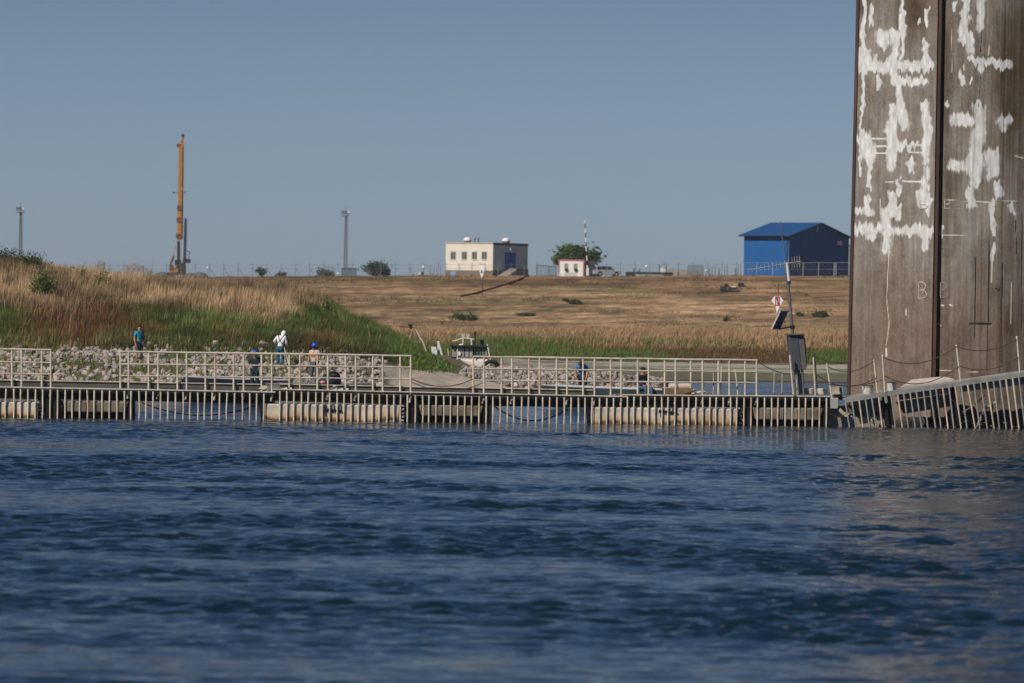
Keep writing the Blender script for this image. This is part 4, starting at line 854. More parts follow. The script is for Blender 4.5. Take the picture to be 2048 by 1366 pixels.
ra = slope(B1_, A1, m1, m2, 1, 'roof'); rb = slope(C1_, D1_, m1, m2, -1, 'roof')
MB().tube(ra[0] + Vector((0, 0, .0)), ra[1] + Vector((0, 0, -.02)), .1).build('verge', trim, hall); MB().tube(rb[0], rb[1], .1).build('verge', trim, hall); MB().tube(ra[0] + Vector((0, 0, .02)), ra[3], .12).build('gutter', trim, hall)
VL.rect(1570, 472, 1575, 552, .1, .12).build('downpipe', blr, hall); VR.rect(1577.2, 474, 1579.4, 552, .1, .1).build('corner_trim', blr, hall)
VR.rect(1694.3, 472, 1696.2, 552, .1, .1).build('downpipe', trim, hall)
lp = VR.rect(1673, 482.5, 1680.5, 490.5, .25, .3).build('wall_lamp', whm, hall); VR.rect(1674, 491, 1680, 494, .2, .25).build('lamp_bracket', darkm, hall)
MB().tube(VR.pt(1635.5, 449, .3), VR.pt(1635, 459, .3), .07).tube(VR.pt(1635, 458, .3), VR.pt(1634, 464, .3), .16, .05).build('gable_lamp', whm, hall)
VR.rect(1583, 512, 1611, 536, .08, .07).build('faded_panel', mat('greyish_blue_panel', (.05, .07, .14), .6, .1, 1), hall)

# guard cabin
pinkt = mat('pinkish_red_trim', (.42, .13, .16), .6); cw = mat('cabin_white', (.66, .63, .58), .7, .08, 2); cg = mat('cabin_window', (.22, .22, .19), .3, .1, 3)
Yc = 985.; C2 = U(1168, 552, Yc); g2 = gz(C2.x, C2.y) - .2; KL = Wall(C2, (-.88, .47)); KR = Wall(C2, (.47, .88)); cab = thing('guard_cabin', 'small white site cabin with pinkish red trim in front of the leafy tree', 'cabin', (C2.x, C2.y, g2 + .2))
kL = (KL.pt(1117, 540) - C2).dot(KL.e); kR = (KR.pt(1194, 540) - C2).dot(KR.e); zk = KL.pt(1168, 522).z; Pk = [C2 + KL.e * kL, C2, C2 + KR.e * kR, C2 + KL.e * kL + KR.e * kR]
MB().hexa([up(v, z) for z in (g2, zk) for v in Pk]).build('wall', cw, cab)
cK = sum(Pk, Vector()) / 4; MB().hexa([up(v + (v - cK).normalized() * .12, z) for z in (zk + .005, zk + .22) for v in Pk]).build('roof', pinkt, cab)
for W_, x0, x1 in ((KL, 1117.3, 1119.5), (KL, 1166, 1168), (KR, 1168, 1170), (KR, 1192.5, 1194)): W_.rect(x0, 522.5, x1, 552, .1, .05).build('corner_post', pinkt, cab)
for x0, x1 in ((1129, 1136.5), (1147.5, 1155)):
    f = KL.rect(x0 - .5, 526.5, x1 + .5, 542, .08, .04).build('window', whm, cab); KL.rect(x0, 527, x1, 541.5, .03, .05).build('pane', cg, f)
    MB().box((KL.pt((x0 + x1) / 2, 539.5, .25)), (.5, .35, .35)).build('air_conditioner', darkm, f)
KR.rect(1171, 526, 1178, 552, .05, .04).build('doorway', darkm, cab)

# white block leaning next to it and pale planter wall
pb = thing('pallet_stack', 'low white block stack in front of the guard cabin', 'blocks', U(1140, 552, 975)); MB().box(U(1141, 549.5, 975), (2.1, .6, .75)).box(U(1120, 550.5, 975), (.5, .5, .5)).build('blocks', mat('white_block', (.62, .58, .5), .8, .2, 3), pb)

# silver car
def car(label, loc, rz):
    t = local('parked_car', label, 'car', loc, rz); paint = mat('silver_paint', (.42, .42, .43), .35, .04, 2, metal=.3, spec=.5); gl = mat('car_glass', (.025, .028, .03), .12, .1, 1, spec=.7); ty = mat('tyre_rubber', (.018, .018, .018), .8)
    def prof(pts, w_, inset=0): return [Vector((x, -w_ / 2 + inset, z)) for x, z in pts], Vector((0, w_ - 2 * inset, 0))
    b = [(-2.3, .35), (-2.33, .95), (-2.2, 1.05), (1.0, 1.08), (2.05, .98), (2.3, .8), (2.33, .38), (1.9, .32), (-1.9, .30)]
    P, e = prof(b, 1.84); o = MB().prism(P, e).build('body', paint, t); bv = o.modifiers.new('b', 'BEVEL'); bv.width = .06; bv.segments = 2
    P, e = prof([(-2.15, 1.04), (-2.0, 1.72), (-1.6, 1.80), (.0, 1.80), (.35, 1.72), (1.1, 1.07)], 1.6); o = MB().prism(P, e).build('roof', paint, t); bv = o.modifiers.new('b', 'BEVEL'); bv.width = .07; bv.segments = 2
    for s in (-1, 1):
        for q in ([(-1.98, 1.12), (-1.88, 1.62), (-1.25, 1.66), (-1.25, 1.12)], [(-1.15, 1.12), (-1.15, 1.66), (-.25, 1.68), (-.25, 1.12)], [(-.15, 1.12), (-.15, 1.68), (.25, 1.66), (.85, 1.12)]):
            MB().prism([Vector((x, s * .8, z)) for x, z in q], Vector((0, s * .025, 0))).build('side_window', gl, t)
        for x in (-1.42, 1.42):
            M = Matrix.Rotation(R(90), 3, 'X'); wh = MB().lathe((x, s * .8 + (.12 if s > 0 else .12), .36), [(.36, 0), (.36, .24)], 18, M).build('wheel', ty, t); MB().lathe((x, s * .8 + (.13 if s > 0 else .12), .36), [(.2, -.01), (.2, .26)], 12, M).build('rim', paint, wh)
            MB().tube((x, s * .6, .42), (x, s * .925, .42), .43, n=16).build('wheel_arch', gl, t)
        MB().box((2.28, s * .62, .78), (.1, .4, .16)).build('headlight', whm, t); MB().box((-2.3, s * .72, .95), (.1, .16, .3)).build('tail_light', pinkt, t)
        MB().box((.75, s * .98, 1.12), (.12, .16, .14)).build('mirror', paint, t)
    MB().prism([Vector((.42, -.7, 1.70)), Vector((.42, .7, 1.70)), Vector((1.08, .74, 1.13)), Vector((1.08, -.74, 1.13))], Vector((.03, 0, .03))).build('windscreen', gl, t)
    MB().prism([Vector((-2.17, -.7, 1.15)), Vector((-2.17, .7, 1.15)), Vector((-2.04, .66, 1.62)), Vector((-2.04, -.66, 1.62))], Vector((-.04, 0, 0))).build('rear_window', gl, t)
    return t
pc = U(1214, 553, 960); car('silver estate car parked behind the fence beside the white van', (pc.x, pc.y, gz(pc.x, pc.y) + .05), R(14))
# white van rear seen end-on
pv = U(1186, 553, 990); van = local('parked_van', 'white van seen from behind between the cabin and the silver car', 'van', (pv.x, pv.y, gz(pv.x, pv.y) + .05), R(80))
o = MB().prism([Vector((x, -.85, z)) for x, z in ((-2, .35), (-2.05, 1.1), (-1.9, 2.0), (1.2, 2.0), (1.7, 1.2), (2.2, 1.0), (2.25, .35))], Vector((0, 1.7, 0))).build('body', mat('white_van_paint', (.72, .72, .70), .4), van); o.modifiers.new('b', 'BEVEL').width = .08
MB().box((-2.02, 0, 1.55), (.06, 1.3, .5)).build('rear_window', glass, van)
for s in (-1, 1):
    MB().box((-2.06, s * .76, 1.0), (.06, .14, .4)).build('tail_light', pinkt, van)
    for x in (-1.3, 1.4): MB().tube((x, s * .72, .34), (x, s * .9, .34), .34, n=14).build('wheel', darkm, van)

# striped boom
def stripes():
    m = mat('black_and_white_bands', (.7, .7, .7), .5); N = m.node_tree.nodes; L = m.node_tree.links; b = N['Principled BSDF']; g = N.new('ShaderNodeTexCoord'); s = N.new('ShaderNodeSeparateXYZ'); L.new(g.outputs['Object'], s.inputs[0])
    a = N.new('ShaderNodeMath'); a.operation = 'MULTIPLY_ADD'; a.inputs[1].default_value = 1 / 1.56; a.inputs[2].default_value = .24; L.new(s.outputs[2], a.inputs[0]); f = N.new('ShaderNodeMath'); f.operation = 'FRACT'; L.new(a.outputs[0], f.inputs[0]); c_ = N.new('ShaderNodeMath'); c_.operation = 'GREATER_THAN'; c_.inputs[1].default_value = .5; L.new(f.outputs[0], c_.inputs[0])
    x = N.new('ShaderNodeMix'); x.data_type = 'RGBA'; x.inputs['A'].default_value = (.75, .74, .7, 1); x.inputs['B'].default_value = (.02, .025, .03, 1); L.new(c_.outputs[0], x.inputs[0]); L.new(x.outputs['Result'], b.inputs['Base Color']); return m
p0 = U(1175, 540, 965); p1 = U(1169.5, 442, 965); gate = thing('road_barrier', 'raised black and white striped road barrier in front of the tree', 'road barrier', (p0.x, p0.y, gz(p0.x, p0.y)))
MB().tube(p0, p1, .11, .075, 8).tube(p1, p1 + (p1 - p0).normalized() * .3, .05, .01).build('boom', stripes(), gate); MB().box((p0.x, p0.y, p0.z - .3), (.45, .45, 1.3)).build('pedestal', whm, gate)

# ------------------------------------------------------------------ masts, rig, fences
lat = mat('dark_lattice', (.10, .10, .105), .7, .1, 3)
def tower(label, xp, ytop, ybase, Y, wpx=4.0, whip=12):
    b = U(xp - .6, ybase, Y); b.z = gz(b.x, b.y); tp = U(xp, ytop, Y); t = thing('floodlight_mast', label, 'mast', b); mm = Y / F; w0, w1 = wpx * mm * .75, wpx * mm * .42; hh = tp.z - b.z; o = MB(); sg = ((-1, -1), (1, -1), (1, 1), (-1, 1)); n_ = 16
    def cr(k, s): w_ = w0 + (w1 - w0) * k / n_; return b + Vector((s[0] * w_, s[1] * w_, hh * k / n_))
    for i, s in enumerate(sg):
        o.tube(cr(0, s), cr(n_, s), .085, .07, 4); s2 = sg[(i + 1) % 4]
        for k in range(n_): o.tube(cr(k, s), cr(k + 1, s2) if k % 2 else cr(k + 1, s2), .04, n=4).tube(cr(k + 1, s), cr(k + 1, s2), .035, n=4)
    o.build('lattice', lat, t)
    MB().box(tp + Vector((0, 0, .1)), (15 * mm, 12 * mm, .12)).build('platform', lat, t)
    r_ = MB()
    for z in (.5, .95): r_.path([tp + Vector((x * 7.5 * mm, y * 6 * mm, z)) for x, y in ((-1, -1), (1, -1), (1, 1), (-1, 1), (-1, -1))], .035, 4)
    for x in (-7.5, -3.7, 0, 3.7, 7.5): r_.tube(tp + Vector((x * mm, -6 * mm, .1)), tp + Vector((x * mm, -6 * mm, .95)), .03, n=4)
    r_.build('guard_rail', lat, t)
    for x in (-6, -2, 2, 6): MB().box(tp + Vector((x * mm, -6.3 * mm, .8)), (.32, .2, .3)).build('floodlight', whm if x > 3 else lat, t)
    MB().tube(tp, tp + Vector((0, 0, whip * mm + .9)), .045, .03, 4).build('whip', lat, t)
    l_ = MB(); 
    for s in (-1, 1): l_.tube(b + Vector((w0 * 1.5 + .12 * s, -w0, 0)), tp + Vector((w1 * 1.9 + .12 * s, -w1, 0)), .025, n=4)
    l_.build('ladder', lat, t)
tower('lattice floodlight mast right of the drilling rig with a railed platform', 691, 433, 554, 1000)
tower('lattice floodlight mast above the shrubs at the left edge', 40.5, 426, 556, 1000)
tower('slim mast seen between the blue hall and the pier', 1700, 499, 552, 1150, 1.6, 0)
# drilling rig
Yr = 1010.; rb_ = U(360, 553, Yr); rb_.z = gz(rb_.x, rb_.y); rig = thing('drilling_rig', 'tall piling rig with a yellow mast standing behind the dike fence', 'drilling rig', rb_)
yel = mat('orange_yellow_paint', (.46, .19, .025), .6, .2, 2, col2=(.30, .12, .02)); rdk = mat('rig_dark', (.035, .03, .03), .7, .2, 2); rmid = mat('rig_rusty', (.16, .09, .055), .8, .3, 2)
def Q(x, y, d=0): return U(x, y, Yr + d)
def bar(mb, a, b, w0, w1=None):        # square section member by photo points, widths in photo px
    a, b = Vector(a), Vector(b); w1 = w1 or w0; k = Yr / F / 2; d = (b - a); q = d.to_track_quat('Z', 'Y'); 
    P = [c_ + q @ Vector((sx * w_ * k, sy * w_ * k * .8, 0)) for c_, w_ in ((a, w0), (b, w1)) for sx, sy in ((-1, -1), (1, -1), (1, 1), (-1, 1))]
    return mb.hexa(P)
bar(MB(), Q(358.8, 480), Q(362, 292), 10.2, 9.2).build('mast', yel, rig)
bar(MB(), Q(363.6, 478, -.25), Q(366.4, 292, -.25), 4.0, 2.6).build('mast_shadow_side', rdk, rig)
MB().prism([Q(356, 296, -.1), Q(366, 296, -.1), Q(368.5, 272, -.1), Q(366, 270, -.1), Q(360.5, 286, -.1)], (0, .5, 0)).build('mast_head', yel, rig)
MB().tube(Q(367, 273), Q(367, 268), .07).tube(Q(366, 271, -.2), Q(366, 271, .6), .3, n=10).build('sheave', rdk, rig); MB().tube(Q(357, 291, -.4), Q(357, 291, .5), .38, n=12).build('pulley', rmid, rig)
MB().tube(Q(347, 385.5), Q(371, 385.5), .05).ball(Q(347, 385.5), .17).ball(Q(370.5, 385.5), .14).build('crossbar', rdk, rig)
for y, w_ in ((416, 9), (440, 10), (472, 11)): MB().box(Q(358.5 + (480 - y) * .018, y), (w_ * 1.15 * Yr / F, 1.1, .9)).build('mast_clamp', rmid, rig)
MB().box(Q(363.6, 378, -.3), (.25, .2, .45)).build('white_marker', whm, rig); MB().box(Q(363.2, 400, -.3), (.22, .2, .35)).build('white_marker', whm, rig)
bar(MB(), Q(357, 548), Q(357.5, 482), 8, 7).build('lower_mast', rdk, rig); bar(MB(), Q(361, 548, -.2), Q(360, 484, -.2), 2.6, 2.2).build('lower_mast_rail', mat('rig_tan', (.36, .24, .16), .7), rig)
bar(MB(), Q(369.5, 520), Q(371.5, 440), 7, 6.2).tube(Q(370.5, 440), Q(372, 436), .2).build('kelly_bar', mat('blue_black_steel', (.03, .035, .055), .5), rig)
bar(MB(), Q(367, 550), Q(369, 515), 9, 6).build('winch_tower', rdk, rig); MB().box(Q(376, 522), (.9, .8, .7)).build('operator_box', rdk, rig)
MB().path([Q(372, 502), Q(380, 503), Q(376, 520)], .06).build('hose', rdk, rig)
MB().tube(Q(339, 531), Q(352, 490), .09).tube(Q(341, 531, .3), Q(348, 512, .3), .16).build('backstay', mat('rig_tan2', (.34, .24, .17), .7), rig)
MB().box(Q(356, 525, -.3), (1.1, .9, .9)).build('rotary_drive', rdk, rig)
MB().box(Q(349, 540.5), (19 * Yr / F, 2.0, .55)).build('engine_house', yel, rig); MB().box(Q(350, 536.5), (20 * Yr / F, 2, .25)).build('engine_cover', rmid, rig)
for d in (-1.3, 1.3):
    o = MB().prism([Q(335, 551, d), Q(369, 551, d), Q(372, 547, d), Q(368, 544.5, d), Q(336, 544.5, d), Q(332, 547.5, d)], (0, .55, 0)); tr_k = o.build('track', rdk, rig)
    for x in (339, 345, 351, 357, 364): MB().tube(Q(x, 548, d - .05), Q(x, 548, d), .24, n=10).build('track_wheel', rmid, tr_k)
MB().box(Q(364, 538, -.4), (15 * Yr / F, 1.6, 1.5)).build('counterweight', rdk, rig); MB().box(Q(343, 535, -.5), (8 * Yr / F, 1.2, .9)).build('operator_cab', rmid, rig); MB().tube(Q(352, 533, -.8), Q(366, 527, -.8), .2).build('hydraulic_arm', rdk, rig)
hp = mat('grey_spoil', (.12, .115, .115), .95, .25, 1.2, bump=.15)
for lab, x, w_, h_, d in (('dark grey spoil heap right of the drilling rig', 393, 22, 14, 12), ('low grey spoil heap left of the drilling rig', 328, 16, 14, 9)):
    c_ = U(x, 551, Yr + d); s = Yr / F; o = MB(); rr = random.Random(int(x))
    for k in range(9): o.ball((c_.x + rr.uniform(-.6, .6) * w_ * s, c_.y + rr.uniform(-1, 1), c_.z - .4), h_ * s * rr.uniform(.4, .95), (1.5, 1.2, 1), 9)
    tag(o.build('spoil_heap', hp, org=c_), lab, 'spoil heap')
# distant hazy buildings left of the rig
for k, (lab, x0, x1, y0, Yd) in enumerate((('faint narrow building on the horizon left of the rig', 193, 207, 524, 4300), ('faint wide building on the horizon between the narrow one and the rig', 250, 285, 531, 4000), ('faint low building on the horizon just left of the rig', 285, 300, 540, 4100))):
    a, b = U(x0, 556, Yd), U(x1, 556, Yd); zt_ = U(x0, y0, Yd).z; t = thing('distant_building', lab, 'building', a); fm = mat('far_wall', (.24, .22, .23), .9, .1, .2) if k == 0 else bpy.data.materials['far_wall']
    MB().hexa([Vector((x, y, z)) for z in (a.z - 3, zt_) for x, y in ((a.x, a.y), (b.x, a.y), (b.x, a.y + 14), (a.x, a.y + 14))]).build('wall', fm, t)
    MB().box(((a.x * .6 + b.x * .4), a.y + 5, zt_ + .9), ((b.x - a.x) * .35, 5, 1.8)).build('roof_house', fm, t)
    for j in range(3): MB().box((a.x + (b.x - a.x) * (j + .7) / 3.4, a.y - .02, zt_ - 2.6), ((b.x - a.x) * .12, .1, 1.6)).build('window', roofm, t)

# perimeter fence
fz = mat('fence_steel', (.19, .19, .19), .6, .1, 3, metal=.2); fzl = mat('fence_steel_pale', (.42, .42, .42), .5, .1, 3, metal=.2)
def fence(label, xs, Yf, h, m, w_=.045, wires=(.25, .8, 1.35, 1.9), braces=(), arm=True, ybase=552.5):
    P = []
    for x in xs: p = U(x, ybase, Yf); p.z = gz(p.x, p.y); P.append(p)
    t = thing('perimeter_fence', label, 'fence', P[0]); o = MB()
    for p in P:
        q = MB().tube(p, p + Vector((0, 0, h)), w_, n=5)
        if arm: q.tube(p + Vector((0, 0, h)), p + Vector((.0, -.25, h + .25)), w_ * .8, n=4)
        q.build('fence_post', m, t)
    for z in wires:
        o.path([p + Vector((0, 0, z)) for p in P], .014 if z < max(wires) else .022, 3)
    for k, p in enumerate(P[:-1]):                                # chain-link diagonals, fine wire
        q = P[k + 1]; n_ = 7
        for j in range(n_): a, b = p.lerp(q, j / n_), p.lerp(q, (j + 1) / n_); o.tube(a + Vector((0, 0, .1)), b + Vector((0, 0, min(h, .1 + h * .9))), .006, n=3)
    o.build('wire_mesh', m, t)
    for k in braces:
        p = P[k]; MB().tube(p + Vector((0, 0, h * .75)), p + Vector((.95, 0, 0)), .035, n=4).build('brace', m, t)
    return t
fence('long wire fence on the dike between the rig and the cream building', [190 + 28.6 * k for k in range(25)], 905, 1.95, fz, braces=(8, 9, 10, 11, 12, 13, 14, 15, 16, 19, 22))
fence('wire fence on the dike in front of the cream building up to its gate', [892 + 26 * k for k in range(8)], 900, 1.95, fz, braces=(1, 3, 5))
fence('wire fence between the parked cars and the blue hall', [1212 + 29 * k for k in range(10)], 905, 2.0, fz, braces=(2, 4, 6))
fence('pale steel fence in front of the blue hall', [1487, 1513, 1545, 1575, 1606, 1637, 1668, 1672, 1700, 1712], 893, 2.1, fzl, .05, (1.05, 2.1), arm=False)
slend = [(456, 906), (1290, 905), (1381, 905)]
def picket(label, xs, Yf, h, m, r=.06):
    P = [U(x, 552.5, Yf) for x in xs]; t = thing('post_row', label, 'posts', up(P[0], gz(P[0].x, P[0].y)))
    for p in P: p.z = gz(p.x, p.y); MB().tube(p, p + Vector((0, 0, h * random.uniform(.75, 1.1))), r, n=5).build('stake', m, t)
def gatebox(label, x0, x1, Yg, h, m, n=9):
    a, b = U(x0, 552.5, Yg), U(x1, 552.5, Yg); a.z = b.z = gz(a.x, a.y); t = thing('metal_gate', label, 'gate', a); Z = Vector((0, 0, h))
    f = MB().path([a, a + Z, b + Z, b], .07, 5); f.tube(a + Vector((0, 0, .15)), b + Vector((0, 0, .15)), .05); f.build('gate_frame', m, t)
    o = MB()
    for k in range(1, n): p = a.lerp(b, k / n); o.tube(p + Vector((0, 0, .1)), p + Z, .03, n=4)
    o.build('gate_bars', m, t)
grn = mat('grey_green_steel', (.10, .14, .13), .6, .1, 3)
gatebox('dark barred gate between the cream building and the guard cabin', 1073, 1097, 905, 1.75, grn); gatebox('narrow barred gate leaf beside the guard cabin', 1097.5, 1112, 905.5, 1.7, grn, 7)
gatebox('grey-green mesh gate left of the blue hall', 1376, 1406, 907, 1.7, grn, 16)
for k, x in enumerate((860, 868, 873, 881)):
    p = U(x, 552.5, 903); p.z = gz(p.x, p.y); tag(MB().tube(p, p + Vector((0, 0, 1.9 - .3 * (k % 3))), .05, n=5).build('stake', fz, org=p), 'dark stake in the cluster beside the cream building', 'stake', 'stakes left of the cream building')
for k, x in enumerate((1418, 1424, 1430, 1438, 1449, 1454, 1471, 1476, 1481)):
    p = U(x, 552.5, 912 + k); p.z = gz(p.x, p.y); tag(MB().tube(p, p + Vector((0, 0, 1.3 + .5 * ((k * 7) % 3) / 2)), .07 if k % 3 else .12, n=5).build('stake', fz, org=p), 'dark stake in the cluster left of the blue hall', 'stake', 'stakes left of the blue hall')
# transformer box, far low wall
tx = thing('transformer_box', 'grey-blue louvred box at the foot of the floodlight mast', 'cabinet', U(698, 552, 985)); o = U(698, 546, 985); MB().box((o.x, o.y, o.z), (30 * 985 / F, 2, 18 * 985 / F)).build('body', mat('grey_blue_louvre', (.12, .16, .19), .6, .1, 3), tx); MB().box((o.x, o.y, o.z + 9.5 * 985 / F), (32 * 985 / F, 2.2, .12)).build('lid', grn, tx)
fw = thing('boundary_wall', 'low grey wall in the distance behind the mesh gate', 'wall', U(1380, 552, 1080)); a = U(1336, 552, 1080); b = U(1405, 552, 1080); MB().hexa([Vector((x, y, z)) for z in (a.z - 1.2, U(1370, 538.5, 1080).z) for x, y in ((a.x, a.y), (b.x, a.y), (b.x, a.y + .3), (a.x, a.y + .3))]).build('panel', mat('grey_wall', (.30, .27, .25), .9, .1, 1), fw)
# round white lamps
for k, (x, y, r_, lab) in enumerate(((676, 547, 2.1, 'small round white lamp beside the transformer box'), (847, 534, 2.4, 'round white lamp left of the cream building'), (415, 536, 2.1, 'round white lamp on the fence right of the rig'), (1293, 532.5, 2.6, 'largest round white lamp above the dark machinery'), (1412, 541, 2.0, 'small round white lamp right of the mesh gate'))):
    c_ = U(x, y, 902); b_ = up(c_, gz(c_.x, c_.y)); t = thing('round_lamp', lab, 'lamp', b_); MB().tube(b_, c_, .035, n=5).build('pole', fz, t); MB().ball(c_, r_ * 902 / F, n=12).build('globe', mat('white_globe', (.85, .85, .84), .4), t, smooth=True)
# dark machinery row
mc = mat('black_machinery', (.022, .024, .03), .6, .2, 2); Ym = 945.
mt = thing('flatbed_trailer', 'long dark low trailer parked behind the fence under the round lamp', 'trailer', U(1300, 553, Ym))
def mq(x, y, d=0): return U(x, y, Ym + d)
s_ = Ym / F
MB().box(mq(1300, 546.5), (92 * s_, 2.2, 4.5 * s_)).build('bed', mc, mt)
for x in (1256, 1266, 1330, 1340): MB().tube(mq(x, 549, -1.1), mq(x, 549, -.8), .42, n=12).build('wheel', mc, mt)
for x, xt in ((1270, 1267), (1277, 1281)): MB().tube(mq(x, 545), mq(xt, 537.5), .16, .07, 5).build('upright', mc, mt)
for x, xt in ((1321, 1318), (1331, 1333.5)): bar(MB(), mq(x, 549), mq(xt, 528), 3.2, 1.6).build('stanchion', mc, mt)
MB().box(mq(1326, 540), (.9, .7, .7)).build('concrete_weight', whm, mt); MB().box(mq(1259, 548), (1.3, 1.6, .6)).build('engine_block', mc, mt)
mh = thing('dark_stool', 'small black block standing in front of the low grey wall', 'block', U(1357, 552, 930)); MB().box(U(1357, 548.5, 930), (.25, .25, .45)).box(U(1357, 545.5, 930), (.3, .3, .1)).build('body', mc, mh)
mw = thing('white_box', 'small white box with a black side left of the cream building', 'box', U(842, 552, 940)); MB().box(U(839.5, 548, 940), (.35, .4, .6)).build('body', whm, mw); MB().box(U(845, 547.5, 940), (.5, .4, .55)).build('dark_side', mc, mw)

# ------------------------------------------------------------------ signs on the slopes
red = mat('sign_red', (.55, .02, .015), .5); blk_m = mat('sign_black', (.02, .02, .02), .6); sgw = mat('sign_white', (.92, .90, .88), .5); brown = mat('brown_post', (.10, .055, .035), .8, .2, 3)
def flat(mb, pts, Y, t_=.03): return mb.prism([U(x, y, Y) for x, y in pts], (0, t_, 0))
Ys = 432.; sg = U(1554, 700, Ys); sg.z = gz(sg.x, sg.y); sn = thing('river_sign', 'white diamond river sign with a red framed black symbol in the dry grass', 'sign', sg)
flat(MB(), [(1542.6, 600.8), (1549, 592), (1560, 592), (1566.7, 601.2), (1559, 611.5), (1551, 611.5)], Ys).build('board', sgw, sn)
for q in ([(1550, 592.5), (1559, 592.5), (1559, 594.3), (1550, 594.3)], [(1550, 609.4), (1559, 609.4), (1559, 611.2), (1550, 611.2)], [(1550, 594.4), (1551.6, 594.4), (1551.6, 609.3), (1550, 609.3)], [(1557.4, 594.4), (1559, 594.4), (1559, 609.3), (1557.4, 609.3)]): flat(MB(), q, Ys - .04).build('red_frame', red, sn)
flat(MB(), [(1552, 596), (1555.5, 595.6), (1555.4, 600.5), (1557, 608.4), (1554.5, 608.4), (1554.6, 602), (1553.2, 599)], Ys - .05, .02).build('black_symbol', blk_m, sn)
flat(MB(), [(1551.3, 612.2), (1559, 612.2), (1553.8, 628)], Ys).build('triangle', sgw, sn)
MB().tube(U(1557, 568, Ys + .1), U(1556, 626, Ys + .1), .03, n=6).tube(U(1556, 626, Ys + .1), sg + Vector((0, .1, -.2)), .035, n=6).build('post', brown, sn)
hb = hit(964.5, 596, 780); Y2 = hb.y; s2 = thing('river_sign', 'white rectangular sign above a triangle on a brown post below the cream building', 'sign', hb)
flat(MB(), [(959, 529), (967.8, 529), (967.6, 544.6), (959.2, 544.6)], Y2).build('board', sgw, s2); flat(MB(), [(959, 527.8), (967.9, 527.8), (967.9, 529), (959, 529)], Y2 - .02).build('top_edge', red, s2)
flat(MB(), [(961, 545.4), (963.3, 539), (965.3, 545.4)], Y2 - .06).build('black_symbol', blk_m, s2); flat(MB(), [(959.6, 545.6), (967.3, 545.6), (963.6, 557.5)], Y2).build('triangle', sgw, s2)
MB().tube(U(965.5, 546, Y2 + .1), hb + Vector((0, .1, -.3)), .09, n=6).build('post', brown, s2)
# stairs and debris on the dike slope
o = MB(); pts = [hit(x, y, 790) for x, y in ((920, 595.5), (945, 590), (968, 584), (990, 577), (1010, 571), (1030, 564.5), (1045, 558), (1058, 552.8))]
sd = mat('dark_channel', (.045, .03, .022), .9, .2, 2)
for a, b in zip(pts[:-1], pts[1:]): z = Vector((0, 0, .28)); y = Vector((0, .5, 0)); o.hexa([a - z, b - z, b + y - z, a + y - z, a + z * .9, b + z * .9, b + y + z * .9, a + y + z * .9])
tag(o.build('drain_channel', sd, org=pts[0]), 'dark channel running diagonally up the dike to the cream building', 'drain')
hd = hit(1455, 583, 790); sc_ = hd.y / F; dm = thing('concrete_outfall', 'dark concrete outfall with a bent white pipe on the right dike slope', 'outfall', hd)
def dq(x, y): return U(x, y, hd.y - .3)
MB().box(dq(1446, 577), (11 * sc_, .9, 9 * sc_)).build('block', mc, dm); MB().box(dq(1453, 571), (8 * sc_, .9, 7 * sc_)).build('block', mc, dm); MB().box(dq(1466, 577), (16 * sc_, .8, 5 * sc_)).build('block', mc, dm)
MB().path([dq(1448, 583), dq(1457, 574), dq(1472, 574)], .09, 6).build('pipe', whm, dm); MB().box(dq(1434, 586), (.4, .3, .25)).build('stone', whm, dm)
h3 = hit(1481, 573, 790); t3 = thing('concrete_block', 'dark block with a grey lid higher on the dike slope', 'block', h3); MB().box(U(1482, 569, h3.y - .3), (12 * sc_, .9, 7 * sc_)).build('body', mc, t3); MB().box(U(1482, 565, h3.y - .3), (12 * sc_, 1, 2 * sc_)).build('lid', fz, t3)
h4 = hit(1613, 592, 790); t4 = thing('dark_bollard', 'small dark block on the dike slope right of the mast', 'block', h4); MB().box(U(1613, 590, h4.y), (4.5 * sc_, .3, 4.5 * sc_)).build('body', mc, t4); MB().box(U(1613, 587.4, h4.y), (5 * sc_, .35, .06)).build('cap', fz, t4)

# ------------------------------------------------------------------ trees and bushes
m_leaf = mat('leaves', (1, 1, 1), .75, .12, 1.5, attr='tone', spec=.2, trans=.2)
bark = mat('bark', (.12, .09, .065), .9, .2, 4)
def foliage(name, c, rad, n, size, tone, parent, clumps=9, up_=0.0, seed=0, squash=.8):
    r = np.random.default_rng(seed + int(abs(c[0]) * 7 + c[1])); off = np.array(woff(parent))
    cc_ = r.normal(0, 1, (clumps, 3)); cc_ /= np.linalg.norm(cc_, axis=1)[:, None]; cc_ *= r.uniform(.25, .75, (clumps, 1)); cc_[:, 2] = cc_[:, 2] * .8
    cs_ = r.uniform(.28, .5, clumps); k = r.integers(0, clumps, n); d = r.normal(0, 1, (n, 3)); d /= np.linalg.norm(d, axis=1)[:, None]; d *= (r.random((n, 1)) ** .45)
    p = (cc_[k] + d * cs_[k][:, None]) * np.array(rad) + np.array(c) - off
    a = r.normal(0, 1, (n, 3)); a[:, 2] += up_; a /= np.linalg.norm(a, axis=1)[:, None]; b = np.cross(a, r.normal(0, 1, (n, 3))); b /= np.linalg.norm(b, axis=1)[:, None]
    s = size * r.uniform(.6, 1.4, (n, 1)); v = np.stack([p - a * s * .6, p + b * s * .32, p + a * s * .6, p - b * s * .32], 1)
    f = np.arange(n * 4).reshape(n, 4); t = np.array(tone) * r.uniform(.6, 1.4, (n, 1)) * r.uniform(.93, 1.07, (n, 3)) * (.75 + .5 * r.random(clumps))[k][:, None]
    return npmesh(name, v.reshape(-1, 3), f, m_leaf, np.repeat(t, 4, 0), parent=parent)
